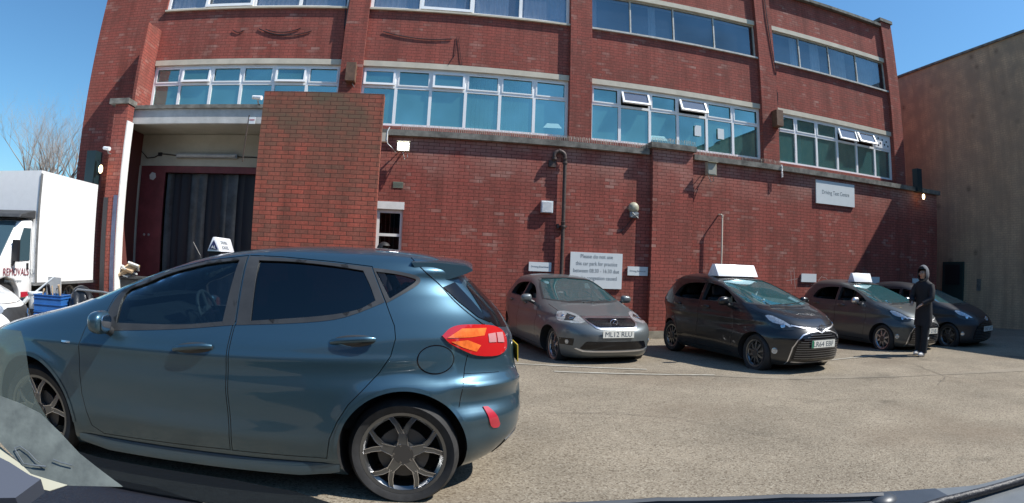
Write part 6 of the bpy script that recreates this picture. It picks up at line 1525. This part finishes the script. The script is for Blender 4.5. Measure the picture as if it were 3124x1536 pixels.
M['paper'] = pm('grey_document_paper', (0.10, 0.115, 0.105), .4, coat=.4, noise=.45, nscale=22)
M['paperw'] = pm('cream_paper', (0.40, 0.39, 0.30), .6)
lo = (-.42, .5, 1.2)
poly3('sleeve', [(-0.5404, 0.5065, 1.3372), (-0.4798, 0.5344, 1.3248), (-0.4565, 0.5467, 1.3232), (-0.4473, 0.5434, 1.3062), (-0.4387, 0.5363, 1.2825), (-0.427, 0.5296, 1.2558), (-0.4061, 0.5283, 1.2296), (-0.3801, 0.5301, 1.204), (-0.4112, 0.5074, 1.1936), (-0.5147, 0.4707, 1.2367)], M['sleeve'], DP, loc=lo)
poly3('document', [(-0.5238, 0.4853, 1.2724), (-0.4591, 0.5039, 1.2565), (-0.4347, 0.5109, 1.2506), (-0.4101, 0.5162, 1.2421), (-0.3838, 0.516, 1.2251), (-0.358, 0.514, 1.2061), (-0.3306, 0.515, 1.19), (-0.3073, 0.516, 1.1765), (-0.3347, 0.5037, 1.1771), (-0.3633, 0.4906, 1.1775), (-0.3976, 0.4777, 1.1817), (-0.4224, 0.4784, 1.1985), (-0.4448, 0.4789, 1.2134), (-0.5174, 0.4768, 1.2567)], M['paper'], DP, loc=lo)
e = [Vector(p)-Vector(lo) for p in ((-0.4251, 0.4799, 1.2109), (-0.4192, 0.4841, 1.2129), (-0.4089, 0.4852, 1.2079), (-0.399, 0.4847, 1.2009), (-0.3872, 0.4864, 1.1956), (-0.4006, 0.4807, 1.1964), (-0.4114, 0.4765, 1.1975))]
bm = bmesh.new(); addtube(bm, e+[e[0]], .0007, 6); addtube(bm, [e[5], e[4]], .0011, 6); part('printed_emblem', bm, M['ink'], DP)
bm = bmesh.new(); addtube(bm, [Vector(p)-Vector(lo) for p in ((-0.3813, 0.4939, 1.2022), (-0.372, 0.4963, 1.1995), (-0.3603, 0.5002, 1.1973))], .0008, 5); part('printed_line', bm, M['ink'], DP)
PP = thing('loose_paper', (-.40, .45, 1.2), 'cream sheet of paper under the document sleeve at the bottom left corner', 'paper')
poly3('sheet', [(-0.5233, 0.4757, 1.2194), (-0.4505, 0.484, 1.2063), (-0.4187, 0.4791, 1.1954), (-0.3922, 0.4724, 1.1845), (-0.357, 0.482, 1.1817), (-0.3729, 0.4683, 1.1772), (-0.3919, 0.464, 1.1792), (-0.4194, 0.4654, 1.1869), (-0.4374, 0.4645, 1.1909), (-0.5016, 0.4488, 1.1972)], M['paperw'], PP, loc=(-.40, .45, 1.2))
poly3('dashboard_corner', [(-0.5005, 0.4469, 1.1943), (-0.4393, 0.4662, 1.1893), (-0.4209, 0.4668, 1.1855), (-0.3925, 0.4646, 1.1782), (-0.3784, 0.4662, 1.1757), (-0.3916, 0.4345, 1.1646), (-0.4604, 0.3959, 1.1627)], M['dashg'], DC, thick=.02, loc=(0, .5, .6))
